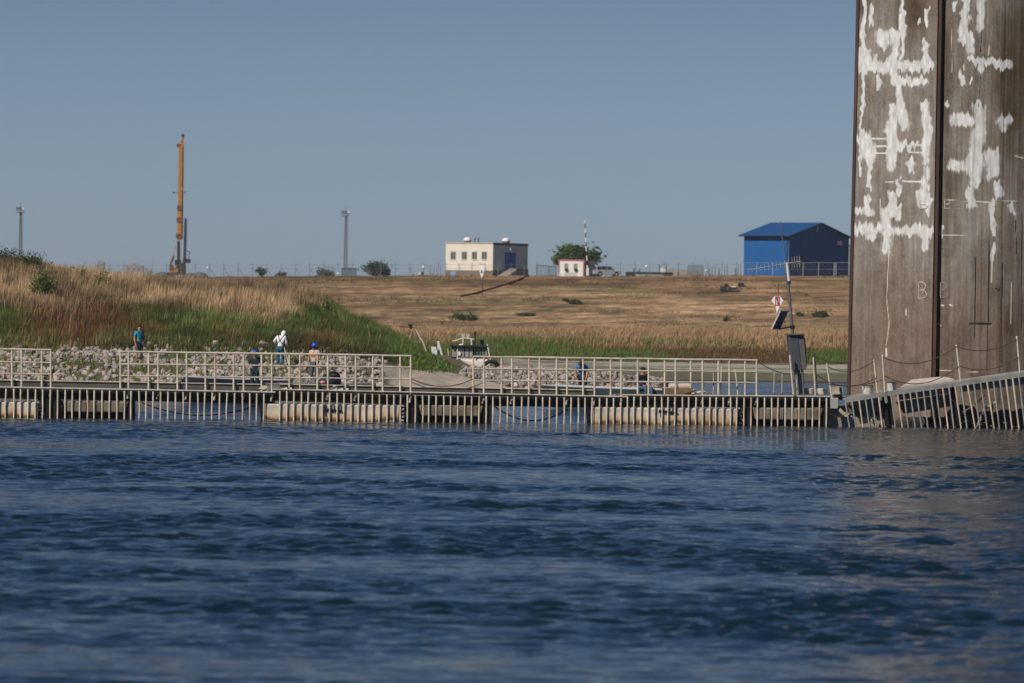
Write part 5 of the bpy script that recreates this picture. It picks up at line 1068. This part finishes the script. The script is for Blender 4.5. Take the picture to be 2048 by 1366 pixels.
def bush(name, label, cat, base, wpx, hpx, n, size, tone, clumps=8, seed=0, group=None, up_=.3):
    s = base.y / F; t = thing(name, label, cat, base, group); w_, h_ = wpx * s, hpx * s; rr = random.Random(seed + 3)
    o = MB()
    for k in range(6):
        a = rr.uniform(0, 6.28); o.tube(base - Vector((0, 0, .1)), base + Vector((math.cos(a) * w_ * .3, math.sin(a) * w_ * .25, h_ * rr.uniform(.5, .85))), max(.012, h_ * .02), max(.006, h_ * .008), 5)
    o.build('stem', bark, t); foliage('foliage', (base.x, base.y, base.z + h_ * .42), (w_ * .72, w_ * .6, h_ * .70), int(n * .7), size * .9, tone, t, clumps * 2, .9, seed); foliage('outer_leaves', (base.x, base.y, base.z + h_ * .5), (w_ * .85, w_ * .6, h_ * .85), n // 6, size, tone, t, clumps * 3, 1.2, seed + 50); return t
def gp(x, Y): p = U(x, 552, Y); p.z = gz(p.x, p.y); return p
tb_ = gp(1152, 1005); tree = thing('leafy_tree', 'wide leafy tree behind the guard cabin', 'tree', tb_); s_ = 1005 / F
tk = MB().tube(tb_, tb_ + Vector((0, 0, 1.6)), .28, .2, 8)
for k in range(11):
    a = k * 2.4; e_ = tb_ + Vector((math.cos(a) * (1.2 + .3 * k), math.sin(a) * 1.5, 3.2 + (k % 4) * .7)); tk.tube(tb_ + Vector((0, 0, 1.4)), e_, .12, .03, 5)
tk.build('trunk', bark, tree)
foliage('crown', (tb_.x - .1, tb_.y, tb_.z + 3.0), (5.3, 3.5, 3.1), 6500, .42, (.075, .125, .035), tree, 20, .2, 5)
foliage('outer_twigs', (tb_.x, tb_.y, tb_.z + 3.3), (5.9, 3, 3.3), 700, .5, (.07, .11, .035), tree, 26, .2, 9)
DG = (.06, .085, .035)
bush('fence_bush', 'narrow spiky bush by the fence with two upright stems', 'bush', gp(522, 908), 17, 21, 450, .3, (.05, .075, .03), 5, 11)
bush('fence_bush', 'tiny low bush by the fence right of the narrow spiky one', 'bush', gp(562, 908), 20, 11, 300, .3, (.08, .08, .04), 5, 12)
bush('fence_bush', 'low spreading bush left of the transformer box', 'bush', gp(653, 908), 32, 21, 800, .3, (.075, .095, .045), 8, 13)
bush('fence_bush', 'tallest dark bush on the fence between floodlight mast and cream building', 'bush', gp(751, 908), 42, 32, 1800, .32, (.04, .07, .03), 10, 14)
bush('fence_bush', 'dark bush growing out of the right side of the tallest fence bush', 'bush', gp(771, 910), 20, 17, 600, .3, (.045, .075, .035), 7, 15)
for k, (x, y, w_, h_, lab) in enumerate(((925, 640, 52, 13, 'broad low green bush on the lower dike slope'), (944, 641, 18, 16, 'small upright bush at the right end of the broad low one'), (1641, 634, 26, 13, 'round dark green bush on the slope left of the pier'), (1600, 633, 18, 8, 'small low bush left of the round dark one'), (1150, 608, 24, 8, 'low green bush on the track in the middle of the dike'),
        (1130, 603, 12, 5, 'tiny green bush left of the one on the track'), (1452, 643, 9, 9, 'small lone bush where meadow meets dike on the right'), (1050, 632, 30, 6, 'flat green weeds along the dike track'))):
    b = hit(x, y, 700); bush('slope_bush', lab, 'bush', b, w_, h_, 900 if w_ > 20 else 300, .26, (.06, .09, .03), 8, 20 + k)
def hillp(x, Y): 
    a, _ = lev(x, 560); X = a * Y / F; return Vector((X, Y, gz(X, Y)))
bush('bank_shrub', 'round leafy shrub standing above the tall grass at far left', 'shrub', hillp(86, 296), 50, 68, 3600, .085, (.085, .125, .035), 14, 41)
bush('bank_shrub', 'dark shrub on the hill crest at the left edge', 'shrub', hillp(15, 310), 60, 44, 2600, .085, (.05, .085, .03), 12, 42)
bush('bank_shrub', 'dark shrub on the hill crest below the left floodlight mast', 'shrub', hillp(58, 309), 60, 42, 2600, .085, (.05, .085, .028), 12, 43)
bush('bank_shrub', 'small bright shrub in the dry grass left of the drilling rig', 'shrub', hillp(205, 305), 32, 52, 1300, .08, (.08, .14, .035), 8, 44)
bush('bank_shrub', 'thin shrub tips left of the small bright one', 'shrub', hillp(162, 308), 26, 42, 500, .08, (.07, .11, .03), 6, 45)
bush('bank_shrub', 'taller bright green sprig at the end of the dry grass', 'shrub', hillp(654, 303), 18, 46, 380, .08, (.13, .20, .05), 6, 46)
bush('bank_shrub', 'shorter bright green sprig beside the taller one', 'shrub', hillp(671, 302), 13, 36, 260, .08, (.13, .20, .05), 5, 47)

# ------------------------------------------------------------------ boats
def boat(label, loc, rz, L_, B_w, Hh, mo, mi, name='work_boat'):
    t = local(name, label, 'boat', loc, rz); n_ = 12; vs = []; fs = []
    for k in range(n_ + 1):
        u_ = k / n_; x = (u_ - .5) * L_; b = B_w / 2 * (1 - .35 * max(0, (u_ - .6) / .4) ** 2); zb = -.12 + .45 * Hh * max(0, (u_ - .72) / .28) ** 2; zs = Hh * (1 + .10 * u_ ** 2)
        vs += [(x, -b, zs), (x, -b * .82, zb), (x, b * .82, zb), (x, b, zs), (x, b - .05, zs), (x, b * .82 - .05, zb + .12), (x, -b * .82 + .05, zb + .12), (x, -b + .05, zs)]
    for k in range(n_):
        for j in range(8): fs.append((k * 8 + j, k * 8 + (j + 1) % 8, (k + 1) * 8 + (j + 1) % 8, (k + 1) * 8 + j))
    fs.append((0, 1, 2, 3, 4, 5, 6, 7)); fs.append(tuple(n_ * 8 + j for j in (7, 6, 5, 4, 3, 2, 1, 0)))
    o = MB().add(vs, fs); h_ = o.build('hull', mo, t)
    MB().box((-L_ / 2 + .03, 0, Hh * .42), (.05, B_w * .86, Hh * .95)).build('transom', mo, t); MB().hexa([Vector(q) for q in ((L_ * .36, -B_w * .36, Hh * .93), (L_ * .5, -B_w * .3, Hh * 1.03), (L_ * .5, B_w * .3, Hh * 1.03), (L_ * .36, B_w * .36, Hh * .93), (L_ * .36, -B_w * .38, Hh * 1.0), (L_ * .5, -B_w * .31, Hh * 1.1), (L_ * .5, B_w * .31, Hh * 1.1), (L_ * .36, B_w * .38, Hh * 1.0))]).build('bow_deck', mi, t)
    for s in (-1, 1): MB().path([(x_, s * (B_w / 2 * (1 - .35 * max(0, (x_ / L_ + .5 - .6) / .4) ** 2) - .02), Hh * (1 + .10 * (x_ / L_ + .5) ** 2) + .015) for x_ in np.linspace(-L_ / 2, L_ / 2, 11)], .035, 5).build('gunwale', mi, t)
    for x in (-L_ * .3, 0, L_ * .22): MB().box((x, 0, Hh * .62), (.28, B_w * .8, .05)).build('bench', mi, t)
    return t
navy = mat('dark_navy_hull', (.025, .03, .05), .4, .2, 2); greyi = mat('boat_grey', (.36, .36, .36), .6, .15, 3); tealh = mat('dark_teal_hull', (.03, .05, .055), .45, .2, 2); alu = mat('dull_aluminium', (.30, .30, .29), .5, .2, 3, metal=.3)
p = U(470, 762, 238); boat('dark navy open boat behind the second railing, left of the helmeted worker', (p.x, p.y, 0), R(188), 4.4, 1.7, .92, navy, greyi)
p = U(1232, 785, 231); BR2 = R(180 - 38); boat('long grey open boat carrying two men behind the right railings', (p.x, p.y, 0), math.atan2(.52, -.85), 6.4, 1.7, .86, tealh, greyi)
B2 = p.copy()
p = U(640, 775, 236); boat('small aluminium work boat below the worker in the orange vest', (p.x, p.y, 0), R(4), 4.6, 1.6, .80, alu, alu); B3 = p.copy()
def outboard(label, loc, rz, m, s=1.0):
    t = local('outboard_motor', label, 'outboard motor', loc, rz); o = MB().lathe((0, 0, .30 * s), [(.10 * s, 0), (.17 * s, .05 * s), (.19 * s, .2 * s), (.16 * s, .38 * s), (.05 * s, .44 * s)], 14); o.build('cowling', m, t)
    MB().tube((0, 0, -.5 * s), (0, 0, .32 * s), .07 * s, .09 * s, 8).build('leg', m, t); MB().tube((0, -.02, .32 * s), (.0, -.5 * s, .42 * s), .025, n=6).build('tiller', m, t); MB().box((0, .08, .15 * s), (.22 * s, .16 * s, .2 * s)).build('bracket', m, t); return t
p = U(1333, 775, 226.5); outboard('dark outboard motor standing at the stern beside the seated man', (p.x, p.y, .55), R(120), mat('motor_black', (.02, .022, .03), .35), 1.0)
p = U(662, 757, 232); om = thing('motor_cover', 'round black covered heap in the aluminium boat right of the orange vest worker', 'covered engine', (p.x, p.y, .85))
o = MB(); o.ball((p.x, p.y, .98), .42, (1.0, .9, .85), 12).ball((p.x + .12, p.y, 1.15), .28, (1, .9, .9), 10).ball((p.x - .28, p.y, .95), .24, (1.1, 1, .7), 10); o.build('cover', mat('black_tarp', (.016, .02, .022), .5, .3, 5, bump=.03), om, smooth=True)
MB().path([U(656, 745, 231.8), U(667, 742, 231.8), U(673, 741, 231.8)], .03, 5).build('handle', mat('motor_grey', (.08, .09, .09), .6), om)
pk = thing('pink_bag', 'small pink and green bag beside the black covered heap', 'bag', U(645, 766, 231)); MB().ball(U(645, 765, 231), .11, (1.2, .8, .7), 8).build('bag', mat('pink_cloth', (.7, .22, .26), .7), pk); MB().ball(U(639, 764.5, 231), .08, (1.1, .8, .8), 8).build('green_flap', mat('green_cloth', (.02, .14, .05), .7), pk)
jg = thing('equipment_frame', 'cluttered metal frame and hoses lying in the aluminium boat', 'equipment', U(608, 768, 234))
o = MB(); rr = random.Random(4)
for k in range(16): x = 590 + k * 2.5; o.tube(U(x, 768, 234), U(x + rr.uniform(-4, 6), rr.uniform(757, 764), 234.3), .022, n=5)
o.path([U(586, 767, 233.8), U(600, 759, 233.8), U(632, 764, 233.8)], .02, 5); o.build('tubes', alu, jg)
for k, (x0, x1, lab) in enumerate(((1338, 1352, 'cream drum on a brown crate behind the right railing'), (1357, 1378, 'pinkish cream drum lying right of its shorter neighbour'))):
    a, b = BP(x0, 773.5, 1.1), BP(x1, 773, 1.1); tag(MB().tube(a, b, .12, .12, 14).build('drum', mat('drum_cream', (.56, .50, .40), .6, .15, 4) if k == 0 else mat('drum_pink', (.58, .44, .34), .6, .1, 4), org=a), lab, 'drum')
cr_ = thing('wooden_crate', 'brown wooden crate carrying the two cream drums', 'crate', BP(1355, 785, 1.1)); MB().box(BP(1358, 783, 1.1), (1.0, .4, .24)).build('box', mat('brown_wood', (.17, .11, .06), .85, .25, 5), cr_); MB().box(BP(1356, 779.5, 1.0), (1.1, .08, .04), ry=.15).build('board', cream, cr_)
hb_ = thing('hose_coil', 'pale coil of hose on the deck right of the crate', 'hose', BP(1395, 786, .8)); o = MB()
for k in range(3): c_ = BP(1394 + k * 3, 786 - k, .8); o.path([c_ + Vector((math.cos(t_) * .2, math.sin(t_) * .2, .02 * math.sin(3 * t_))) for t_ in np.linspace(0, 6.3, 14)], .022, 5)
o.build('coil', cream, hb_)
pl_ = thing('deck_plank', 'cream board lying on the deck step below the orange vest worker', 'plank', BP(570, 778, .6)); MB().box(BP(568, 776.5, .6), (.55, .2, .06)).build('board', cream, pl_)
pl_ = thing('deck_plank', 'cream board lying on the deck under the black covered heap', 'plank', BP(678, 779, .6)); MB().box(BP(680, 778, .6), (.6, .2, .07)).box(BP(670, 775, .6), (.15, .2, .16)).build('board', cream, pl_)
pl_ = thing('deck_box', 'small pale box with pipes at the deck step', 'box', BP(530, 782, .4)); MB().box(BP(529, 777, .4), (.18, .2, .2)).build('box', cream, pl_); MB().tube(BP(518, 778, .4), BP(526, 777, .4), .04).build('pipe', cream, pl_)

# beached barge with wheelhouse
Ybg = 322.; s_ = Ybg / F; c0 = U(945, 735, Ybg); c0.z = gz(c0.x, c0.y)
bg_ = thing('beached_workboat', 'small white workboat with a dark glazed cabin aground behind the stone spit', 'boat', c0)
wh = mat('pinkish_white_hull', (.70, .64, .62), .6, .1, 2); bk = mat('cabin_black', (.022, .02, .02), .5, .2, 3); wg = mat('cabin_glass', (.33, .31, .28), .3, .2, .8, spec=.7); gg = mat('cabin_green_glass', (.12, .19, .13), .3, .2, .8, spec=.7)
def gq(x, y, d=0): return U(x, y, Ybg + d)
o = MB().prism([gq(915, 716), gq(940, 718), gq(955, 717), gq(975, 719), gq(984, 722), gq(982, 733), gq(968, 738), gq(948, 738), gq(930, 728)], (0, 2.2, 0)); h_ = o.build('hull', wh, bg_); bv = h_.modifiers.new('b', 'BEVEL'); bv.width = .18; bv.segments = 3
def gbox(mb, x0, y0, x1, y1, d0, d1):
    P = [gq(x0, y1, d0), gq(x1, y1, d0), gq(x1, y1, d1), gq(x0, y1, d1)]; z1 = gq(x0, y0, d0).z
    return mb.hexa(P + [up(p_, z1) for p_ in P])
gbox(MB(), 903, 693, 975, 717, .25, 2.0).build('cabin', bk, bg_)
gbox(MB(), 901, 690.5, 977, 693, -.05, 2.2).build('cabin_roof', bk, bg_)
for x0, x1, m in ((904, 912, wg), (917, 928, wg), (930, 937, wg), (939, 945, wg), (953, 962, gg), (964, 969, gg), (970.5, 974, wg)): gbox(MB(), x0, 694.5, x1, 714, .2, .26).build('window', m, bg_)
for x in (914.8,): MB().tube(gq(x, 694, .1), gq(x, 719, .1), .035, n=6).build('white_stanchion', whm, bg_)
MB().tube(gq(974.5, 688), gq(981, 722), .035, n=6).build('white_stanchion', whm, bg_); gbox(MB(), 917, 715.5, 945, 717, .05, .3).build('rail', whm, bg_)
MB().tube(gq(950, 665), gq(950, 717, -.05), .045, .05, 8).build('mast', bk, bg_); MB().lathe(gq(950, 666), [(.07, -.02), (.07, .05), (.02, .1)], 8).build('mast_cap', bk, bg_)
o = MB().path([gq(905, 682), gq(912, 681), gq(922, 677), gq(930, 676), gq(944, 678), gq(950, 679)], .03, 5).tube(gq(943, 678), gq(943, 690), .04).tube(gq(926, 678), gq(926, 690), .03).tube(gq(918, 690), gq(926, 689), .05); o.build('roof_frame', whm, bg_)
for x in (926, 935.5): MB().prism([gq(x - 4, 667.5), gq(x, 669.5), gq(x + 4, 667), gq(x + 2, 675.5), gq(x - 1.5, 675.5)], (0, .08, 0)).build('horn_shield', mat('grey_white_shield', (.5, .52, .54), .5) if 'grey_white_shield' not in bpy.data.materials else bpy.data.materials['grey_white_shield'], bg_)
MB().lathe(gq(963.5, 690, .5), [(.10, 0), (.12, .1), (.13, .22), (.08, .3), (.01, .32)], 12).build('search_light', mat('dark_teal_dome', (.04, .06, .07), .4), bg_); gbox(MB(), 916, 703, 921, 711, .1, .19).build('white_bucket', whm, bg_)
ty_ = thing('tractor_tyre', 'big black tyre leaning against the white bow of the beached workboat', 'tyre', gq(983, 737, -1.0)); cT = gq(982, 733, -.9); o = MB(); n_ = 24; vs = []; fs = []
for i in range(n_):
    a = 2 * math.pi * i / n_
    for j in range(8):
        b = 2 * math.pi * j / 8; r_ = .36 + .13 * math.cos(b); vs.append(cT + Vector((r_ * math.cos(a), .16 * math.sin(b) - .1 * math.sin(a), r_ * math.sin(a) * .8)))
for i in range(n_):
    for j in range(8): fs.append((i * 8 + j, i * 8 + (j + 1) % 8, ((i + 1) % n_) * 8 + (j + 1) % 8, ((i + 1) % n_) * 8 + j))
o.add(vs, fs).build('tread', mat('tyre_black', (.018, .018, .02), .75, .2, 4), ty_, smooth=True)
pi_ = thing('irrigation_pipe', 'white bent pipe with a dark rotor rising from the grass left of the beached boat', 'pipe', gq(853, 702, -8))
def iq(x, y): return U(x, y, 312)
MB().path([iq(828, 655), iq(847, 686), iq(853, 703)], .045, 7).build('pipe', cream, pi_); MB().tube(iq(829, 656), iq(836, 678), .05, .03, 6).build('shadow_tube', bark, pi_)
MB().path([iq(800, 653.5), iq(815, 654), iq(828, 655)], .03, 5).tube(iq(817, 650), iq(825, 650.5), .06).tube(iq(821, 651), iq(822, 658), .08, .05).build('rotor', bk, pi_)
wb = thing('crumpled_sheet', 'crumpled white panel standing in the grass left of the beached boat', 'panel', U(870, 710, 316)); MB().prism([U(x, y, 316) for x, y in ((862, 693), (872, 694), (874, 702), (874, 711), (864, 711))], (0, .05, 0)).build('sheet', mat('crumpled_white', (.66, .68, .70), .7, .15, 6, bump=.05), wb)
af = thing('white_trestle', 'white A-shaped trestle between the crumpled panel and the beached boat', 'trestle', U(880, 710, 316.5)); MB().tube(U(877, 684, 316), U(884, 710, 316), .06, n=6).tube(U(876.5, 684, 316.2), U(876.5, 711, 316.2), .04, n=6).tube(U(874, 685, 316), U(879, 684.5, 316), .06).build('frame', whm, af)
ws = tag(MB().tube(U(895.5, 697, 316), U(897.5, 711, 316), .03, n=6).build('white_stake', cream, org=U(897, 710, 316)), 'thin white stake just left of the dark cabin', 'stake')

# ------------------------------------------------------------------ people
skin = mat('sunburnt_skin', (.36, .17, .11), .6, .08, 8)
def sk(name, pts, edges, rad, m, parent, sub=2, root=0):
    me = bpy.data.meshes.new(name); me.from_pydata([tuple(p) for p in pts], edges, []); me.update(); o = bpy.data.objects.new(name, me); COL.objects.link(o); o.parent = parent; me.materials.append(m)
    md = o.modifiers.new('skin', 'SKIN'); md.use_smooth_shade = True
    for i, r_ in enumerate(rad): me.skin_vertices[0].data[i].radius = (r_, r_) if not isinstance(r_, tuple) else r_
    me.skin_vertices[0].data[root].use_root = True
    s_ = o.modifiers.new('sub', 'SUBSURF'); s_.levels = s_.render_levels = sub; return o
def person(label, loc, rz, shirt, trousers, pose={}, sleeve='short', hat=None, hatc=None, vest=None, harness=None, scale=1.0, shoes=(.03, .03, .03), hair=True, shorts=False):
    t = local('person', label, 'person', loc, rz); t.scale = (scale,) * 3
    J = dict(pel=(0, 0, .95), spi=(0, 0, 1.12), che=(0, 0, 1.30), nek=(0, 0, 1.46), hd0=(0, -.012, 1.56), hd1=(0, -.01, 1.66))
    for s, q in ((-1, 'L'), (1, 'R')):
        J.update({'sh' + q: (s * .185, 0, 1.40), 'el' + q: (s * .255, .03, 1.12), 'wr' + q: (s * .27, -.06, .88), 'pa' + q: (s * .272, -.08, .82), 'hp' + q: (s * .095, 0, .90), 'kn' + q: (s * .11, -.03, .50), 'an' + q: (s * .115, .03, .09), 'to' + q: (s * .13, -.15, .04)})
    J.update(pose); J = {k: Vector(v) for k, v in J.items()}
    body = ['pel', 'spi', 'che', 'nek', 'hd0', 'hd1']; N = body[:]; E = [('pel', 'spi'), ('spi', 'che'), ('che', 'nek'), ('nek', 'hd0'), ('hd0', 'hd1')]
    Rd = dict(pel=.12, spi=.115, che=.125, nek=.055, hd0=.088, hd1=.078)
    for q in 'LR':
        N += ['sh' + q, 'el' + q, 'wr' + q, 'pa' + q, 'hp' + q, 'kn' + q, 'an' + q, 'to' + q]; E += [('che', 'sh' + q), ('sh' + q, 'el' + q), ('el' + q, 'wr' + q), ('wr' + q, 'pa' + q), ('pel', 'hp' + q), ('hp' + q, 'kn' + q), ('kn' + q, 'an' + q), ('an' + q, 'to' + q)]
        Rd.update({'sh' + q: .062, 'el' + q: .043, 'wr' + q: .028, 'pa' + q: .034, 'hp' + q: .085, 'kn' + q: .058, 'an' + q: .042, 'to' + q: .035})
        d = (J['pa' + q] - J['wr' + q]).normalized(); side = d.cross(Vector((0, 1, 0))); side = side.normalized() if side.length > .1 else Vector((1, 0, 0)); f3 = side.cross(d)
        for k, (ln, of) in enumerate(((.075, -.027), (.085, -.009), (.08, .009), (.062, .027))):
            a_, b_ = 'f%d%s' % (k, q), 'g%d%s' % (k, q); J[a_] = J['pa' + q] + f3 * of + d * .045; J[b_] = J[a_] + d * ln * .6 + side * .02; N += [a_, b_]; E += [('pa' + q, a_), (a_, b_)]; Rd[a_] = .011; Rd[b_] = .009
        J['th' + q] = J['wr' + q].lerp(J['pa' + q], .6) + f3 * -.05 + d * .03; N.append('th' + q); E.append(('pa' + q, 'th' + q)); Rd['th' + q] = .012
    ix = {n: i for i, n in enumerate(N)}
    bd_ = sk('body', [J[n] for n in N], [(ix[a], ix[b]) for a, b in E], [Rd[n] for n in N], skin, t)
    def garment(name, names, edges, grow, m, over={}):
        i2 = {n: i for i, n in enumerate(names)}; P = [J[n] if not isinstance(n, tuple) else J[n[0]].lerp(J[n[1]], n[2]) for n in names]
        Rr = [over.get(n, (Rd[n] if not isinstance(n, tuple) else Rd[n[0]] * (1 - n[2]) + Rd[n[1]] * n[2])) + grow for n in names]
        return sk(name, P, [(i2[a], i2[b]) for a, b in edges], Rr, m, t)
    sm_ = mat('shirt_cloth', shirt, .85, .15, 8); tm_ = mat('trouser_cloth', trousers, .85, .15, 8)
    nm = ['spi', 'pel', 'che', ('che', 'nek', .55)]; ed = [('spi', 'pel'), ('spi', 'che'), ('che', ('che', 'nek', .55))]
    for q in 'LR':
        end = ('el' + q) if sleeve == 'long' else ('sh' + q, 'el' + q, .75); nm += ['sh' + q, end]; ed += [('che', 'sh' + q), ('sh' + q, end)]
        if sleeve == 'long': nm += [('el' + q, 'wr' + q, .9)]; ed += [(end, ('el' + q, 'wr' + q, .9))]
    garment('shirt', nm, ed, .022, sm_)
    nm = ['pel']; ed = []
    for q in 'LR':
        e2 = ('kn' + q, 'an' + q, .9) if not shorts else ('hp' + q, 'kn' + q, .97)
        nm += ['hp' + q]; ed += [('pel', 'hp' + q)]
        if shorts: nm += [e2]; ed += [('hp' + q, e2)]
        else: nm += ['kn' + q, e2]; ed += [('hp' + q, 'kn' + q), ('kn' + q, e2)]
    garment('trousers', nm, ed, .024, tm_)
    if vest: garment('vest', ['che', ('pel', 'spi', .7), ('che', 'nek', .4), ('che', 'shL', .55), ('che', 'shR', .55)], [('che', ('pel', 'spi', .7)), ('che', ('che', 'nek', .4)), ('che', ('che', 'shL', .55)), ('che', ('che', 'shR', .55))], .05, mat('vest_cloth', vest, .7, .05, 8), {('che', 'shL', .55): .09, ('che', 'shR', .55): .09})
    if harness:
        hm = mat('harness_black', harness, .7); c_ = J['che']; f_ = .165
        for sy in (-1, 1):
            MB().path([J['shL'] + Vector((.05, sy * .06, .08)), c_ + Vector((-.02, sy * f_, -.02)), J['spi'] + Vector((.12, sy * .13, -.02))], .018, 5).build('strap', hm, t); MB().path([J['shR'] + Vector((-.05, sy * .06, .08)), c_ + Vector((.02, sy * f_, -.02)), J['spi'] + Vector((-.12, sy * .13, -.02))], .018, 5).build('strap', hm, t)
    for q in 'LR': a, b = J['an' + q], J['to' + q]; MB().ball(a.lerp(b, .5) + Vector((0, 0, -.01)), .06, (.9, 2.1, .75), 10).build('shoe', mat('shoe', shoes, .7), t, smooth=True)
    h = J['hd1']; up2 = (J['hd1'] - J['hd0']).normalized(); M = up2.to_track_quat('Z', 'Y').to_matrix(); fw = pose.get('face', Vector((0, -1, 0))); fw = Vector(fw)
    MB().ball(J['hd0'].lerp(h, .4) + fw * .10, .02, (.8, 1, 1.2), 6).build('nose', skin, t)
    for s in (-1, 1):
        sd_ = fw.cross(Vector((0, 0, 1))) * s; MB().ball(J['hd0'].lerp(h, .35) + sd_ * .088, .025, (.6, .8, 1.2), 6).build('ear', skin, t); MB().ball(J['hd0'].lerp(h, .65) + fw * .083 + sd_ * .032, .012, n=6).build('eye', darkm, t)
    MB().box(J['hd0'] + fw * .085 - up2 * .02, (.05, .03, .012)).build('mouth', pinkt, t)
    if hat == 'helmet':
        hm = mat('helmet_plastic', hatc, .35, .03, 3, spec=.5); MB().lathe(h + up2 * -.02, [(.118, 0), (.118, .03), (.105, .09), (.065, .135), (.01, .15)], 16, M).build('helmet', hm, t, smooth=True); MB().box(h + fw * .12 - up2 * .012, (.16, .1, .02)).build('helmet_peak', hm, t)
    elif hat == 'hood': hm = mat('sun_hood', hatc, .8, .04, 6); MB().ball(h + up2 * -.03 - fw * .015, .125, (.95, 1.0, 1.1), 12, M).ball(J['hd0'] - up2 * .06 - fw * .045, .095, (1, .8, 1.2), 10).build('hood', hm, t, smooth=True); MB().box(h + fw * .13 + up2 * .0, (.15, .1, .02)).build('hood_peak', hm, t)
    elif hat == 'cap': hm = mat('cap_cloth', hatc, .8, .05, 6); MB().lathe(h + up2 * .0, [(.10, -.03), (.102, .03), (.08, .08), (.01, .10)], 14, M).build('cap', hm, t, smooth=True); MB().box(h + fw * .12, (.14, .1, .015)).build('cap_peak', hm, t)
    else: MB().ball(h + up2 * .012 - fw * .02, .098, (.95, 1.0, .8), 12, M).build('hair', mat('dark_hair', (.02, .015, .012), .7), t, smooth=True)
    return t
def foot_at(x, y, y0=246): return hit(x, y, y0, 300)
g_ = foot_at(278, 725); person('man in teal shirt and dark shorts with a harness, standing on the left stones', g_, R(38), (.02, .29, .42), (.07, .075, .09), hat=None, harness=(.01, .012, .04), shorts=True, scale=1.0, pose=dict(wrL=(-.30, -.12, .86), paL=(-.30, -.15, .80), face=Vector((-.3, -.95, 0))))
g_ = foot_at(560, 737); person('person in white hooded top and blue trousers seen from behind, holding a hose', g_, R(162), (.70, .70, .72), (.015, .09, .15), sleeve='long', hat='hood', hatc=(.72, .71, .70), harness=(.01, .015, .02),
    pose=dict(spi=(0, -.03, 1.12), che=(0, -.10, 1.30), nek=(-.03, -.19, 1.44), hd0=(-.05, -.26, 1.52), hd1=(-.06, -.31, 1.60), shL=(-.19, -.12, 1.39), shR=(.18, -.10, 1.41), elR=(.31, .0, 1.20), wrR=(.22, -.18, 1.05), paR=(.20, -.23, 1.02), elL=(-.24, -.14, 1.12), wrL=(-.20, -.28, .95), paL=(-.18, -.33, .92)), shoes=(.05, .05, .05))
hs = thing('spray_hose', 'thin pale hose running down from the hand of the white hooded person', 'hose', g_ + Vector((.3, -.3, .1))); MB().path([g_ + Vector((.16, -.1, 1.0)), g_ + Vector((.32, -.3, .5)), U(577, 728, g_.y - .5), U(583, 738, g_.y - 1)], .02, 5).build('hose', mat('yellowish_hose', (.5, .5, .3), .6), hs)
p = U(509, 768, 236); person('worker in dark blue overalls and blue helmet looking down in the navy boat', (p.x, p.y, .44), R(8), (.018, .035, .05), (.015, .04, .06), hat='helmet', hatc=(.01, .05, .42), scale=1.0,
    pose=dict(nek=(0, -.03, 1.46), hd0=(.0, -.07, 1.54), hd1=(.0, -.10, 1.63), elL=(-.29, -.02, 1.14), wrL=(-.31, -.08, .90), paL=(-.31, -.10, .84), elR=(.28, .02, 1.15), wrR=(.26, -.12, .93), paR=(.24, -.17, .88)))
p = U(628, 770, 236); person('worker in orange vest, grey trousers and blue helmet in the aluminium boat', (p.x, p.y, .80), R(-28), (.46, .43, .40), (.085, .085, .11), hat='helmet', hatc=(.01, .07, .62), vest=(.72, .12, .015), scale=.98,
    pose=dict(hd0=(.02, -.05, 1.55), hd1=(.03, -.07, 1.645), elL=(-.28, .05, 1.13), wrL=(-.22, -.12, .98), paL=(-.19, -.18, .97), elR=(.27, .02, 1.14), wrR=(.2, -.16, .98), paR=(.16, -.2, .97)))
p = U(1165, 782, 236); person('man in bright blue shirt leaning forward in the long grey boat', (p.x, p.y, .36), R(-12), (.01, .20, .45), (.03, .032, .045), hat=None, harness=(.01, .01, .02), scale=1.03,
    pose=dict(spi=(0, -.06, 1.11), che=(0, -.19, 1.26), nek=(.01, -.33, 1.36), hd0=(.03, -.42, 1.40), hd1=(.03, -.50, 1.46), shL=(-.19, -.22, 1.35), shR=(.19, -.22, 1.35), elL=(-.25, -.22, 1.06), wrL=(-.2, -.34, .86), paL=(-.18, -.38, .82), elR=(.25, -.24, 1.06), wrR=(.22, -.38, .84), paR=(.2, -.4, .78)))
p = U(1285, 785, 229); person('man in dark navy jacket sitting in the stern of the long grey boat', (p.x, p.y, .08), R(30), (.012, .018, .035), (.06, .10, .17), sleeve='long', hat='cap', hatc=(.02, .02, .025), scale=.98,
    pose=dict(pel=(0, 0, .92), hpL=(-.1, -.06, .88), hpR=(.1, -.06, .88), knL=(-.14, -.48, .90), knR=(.14, -.48, .90), anL=(-.14, -.52, .48), anR=(.14, -.52, .48), toL=(-.15, -.68, .44), toR=(.15, -.68, .44), wrL=(-.15, -.36, .98), paL=(-.13, -.42, .97), wrR=(.15, -.34, .98), paR=(.13, -.4, .97), elL=(-.25, -.06, 1.12), elR=(.25, -.06, 1.12)))

# ------------------------------------------------------------------ summer haze
hzm = bpy.data.materials.new('haze'); hzm.use_nodes = True; hn = hzm.node_tree; hn.nodes.remove(hn.nodes['Principled BSDF'])
pv_ = hn.nodes.new('ShaderNodeVolumePrincipled'); pv_.inputs['Density'].default_value = 0.00005; pv_.inputs['Color'].default_value = (.92, .97, 1, 1); pv_.inputs['Anisotropy'].default_value = 0.0
hn.links.new(pv_.outputs[0], hn.nodes['Material Output'].inputs['Volume'])
tag(MB().box((0, 2290, 20.5), (2400, 4620, 53)).build('haze', hzm), kind='stuff')
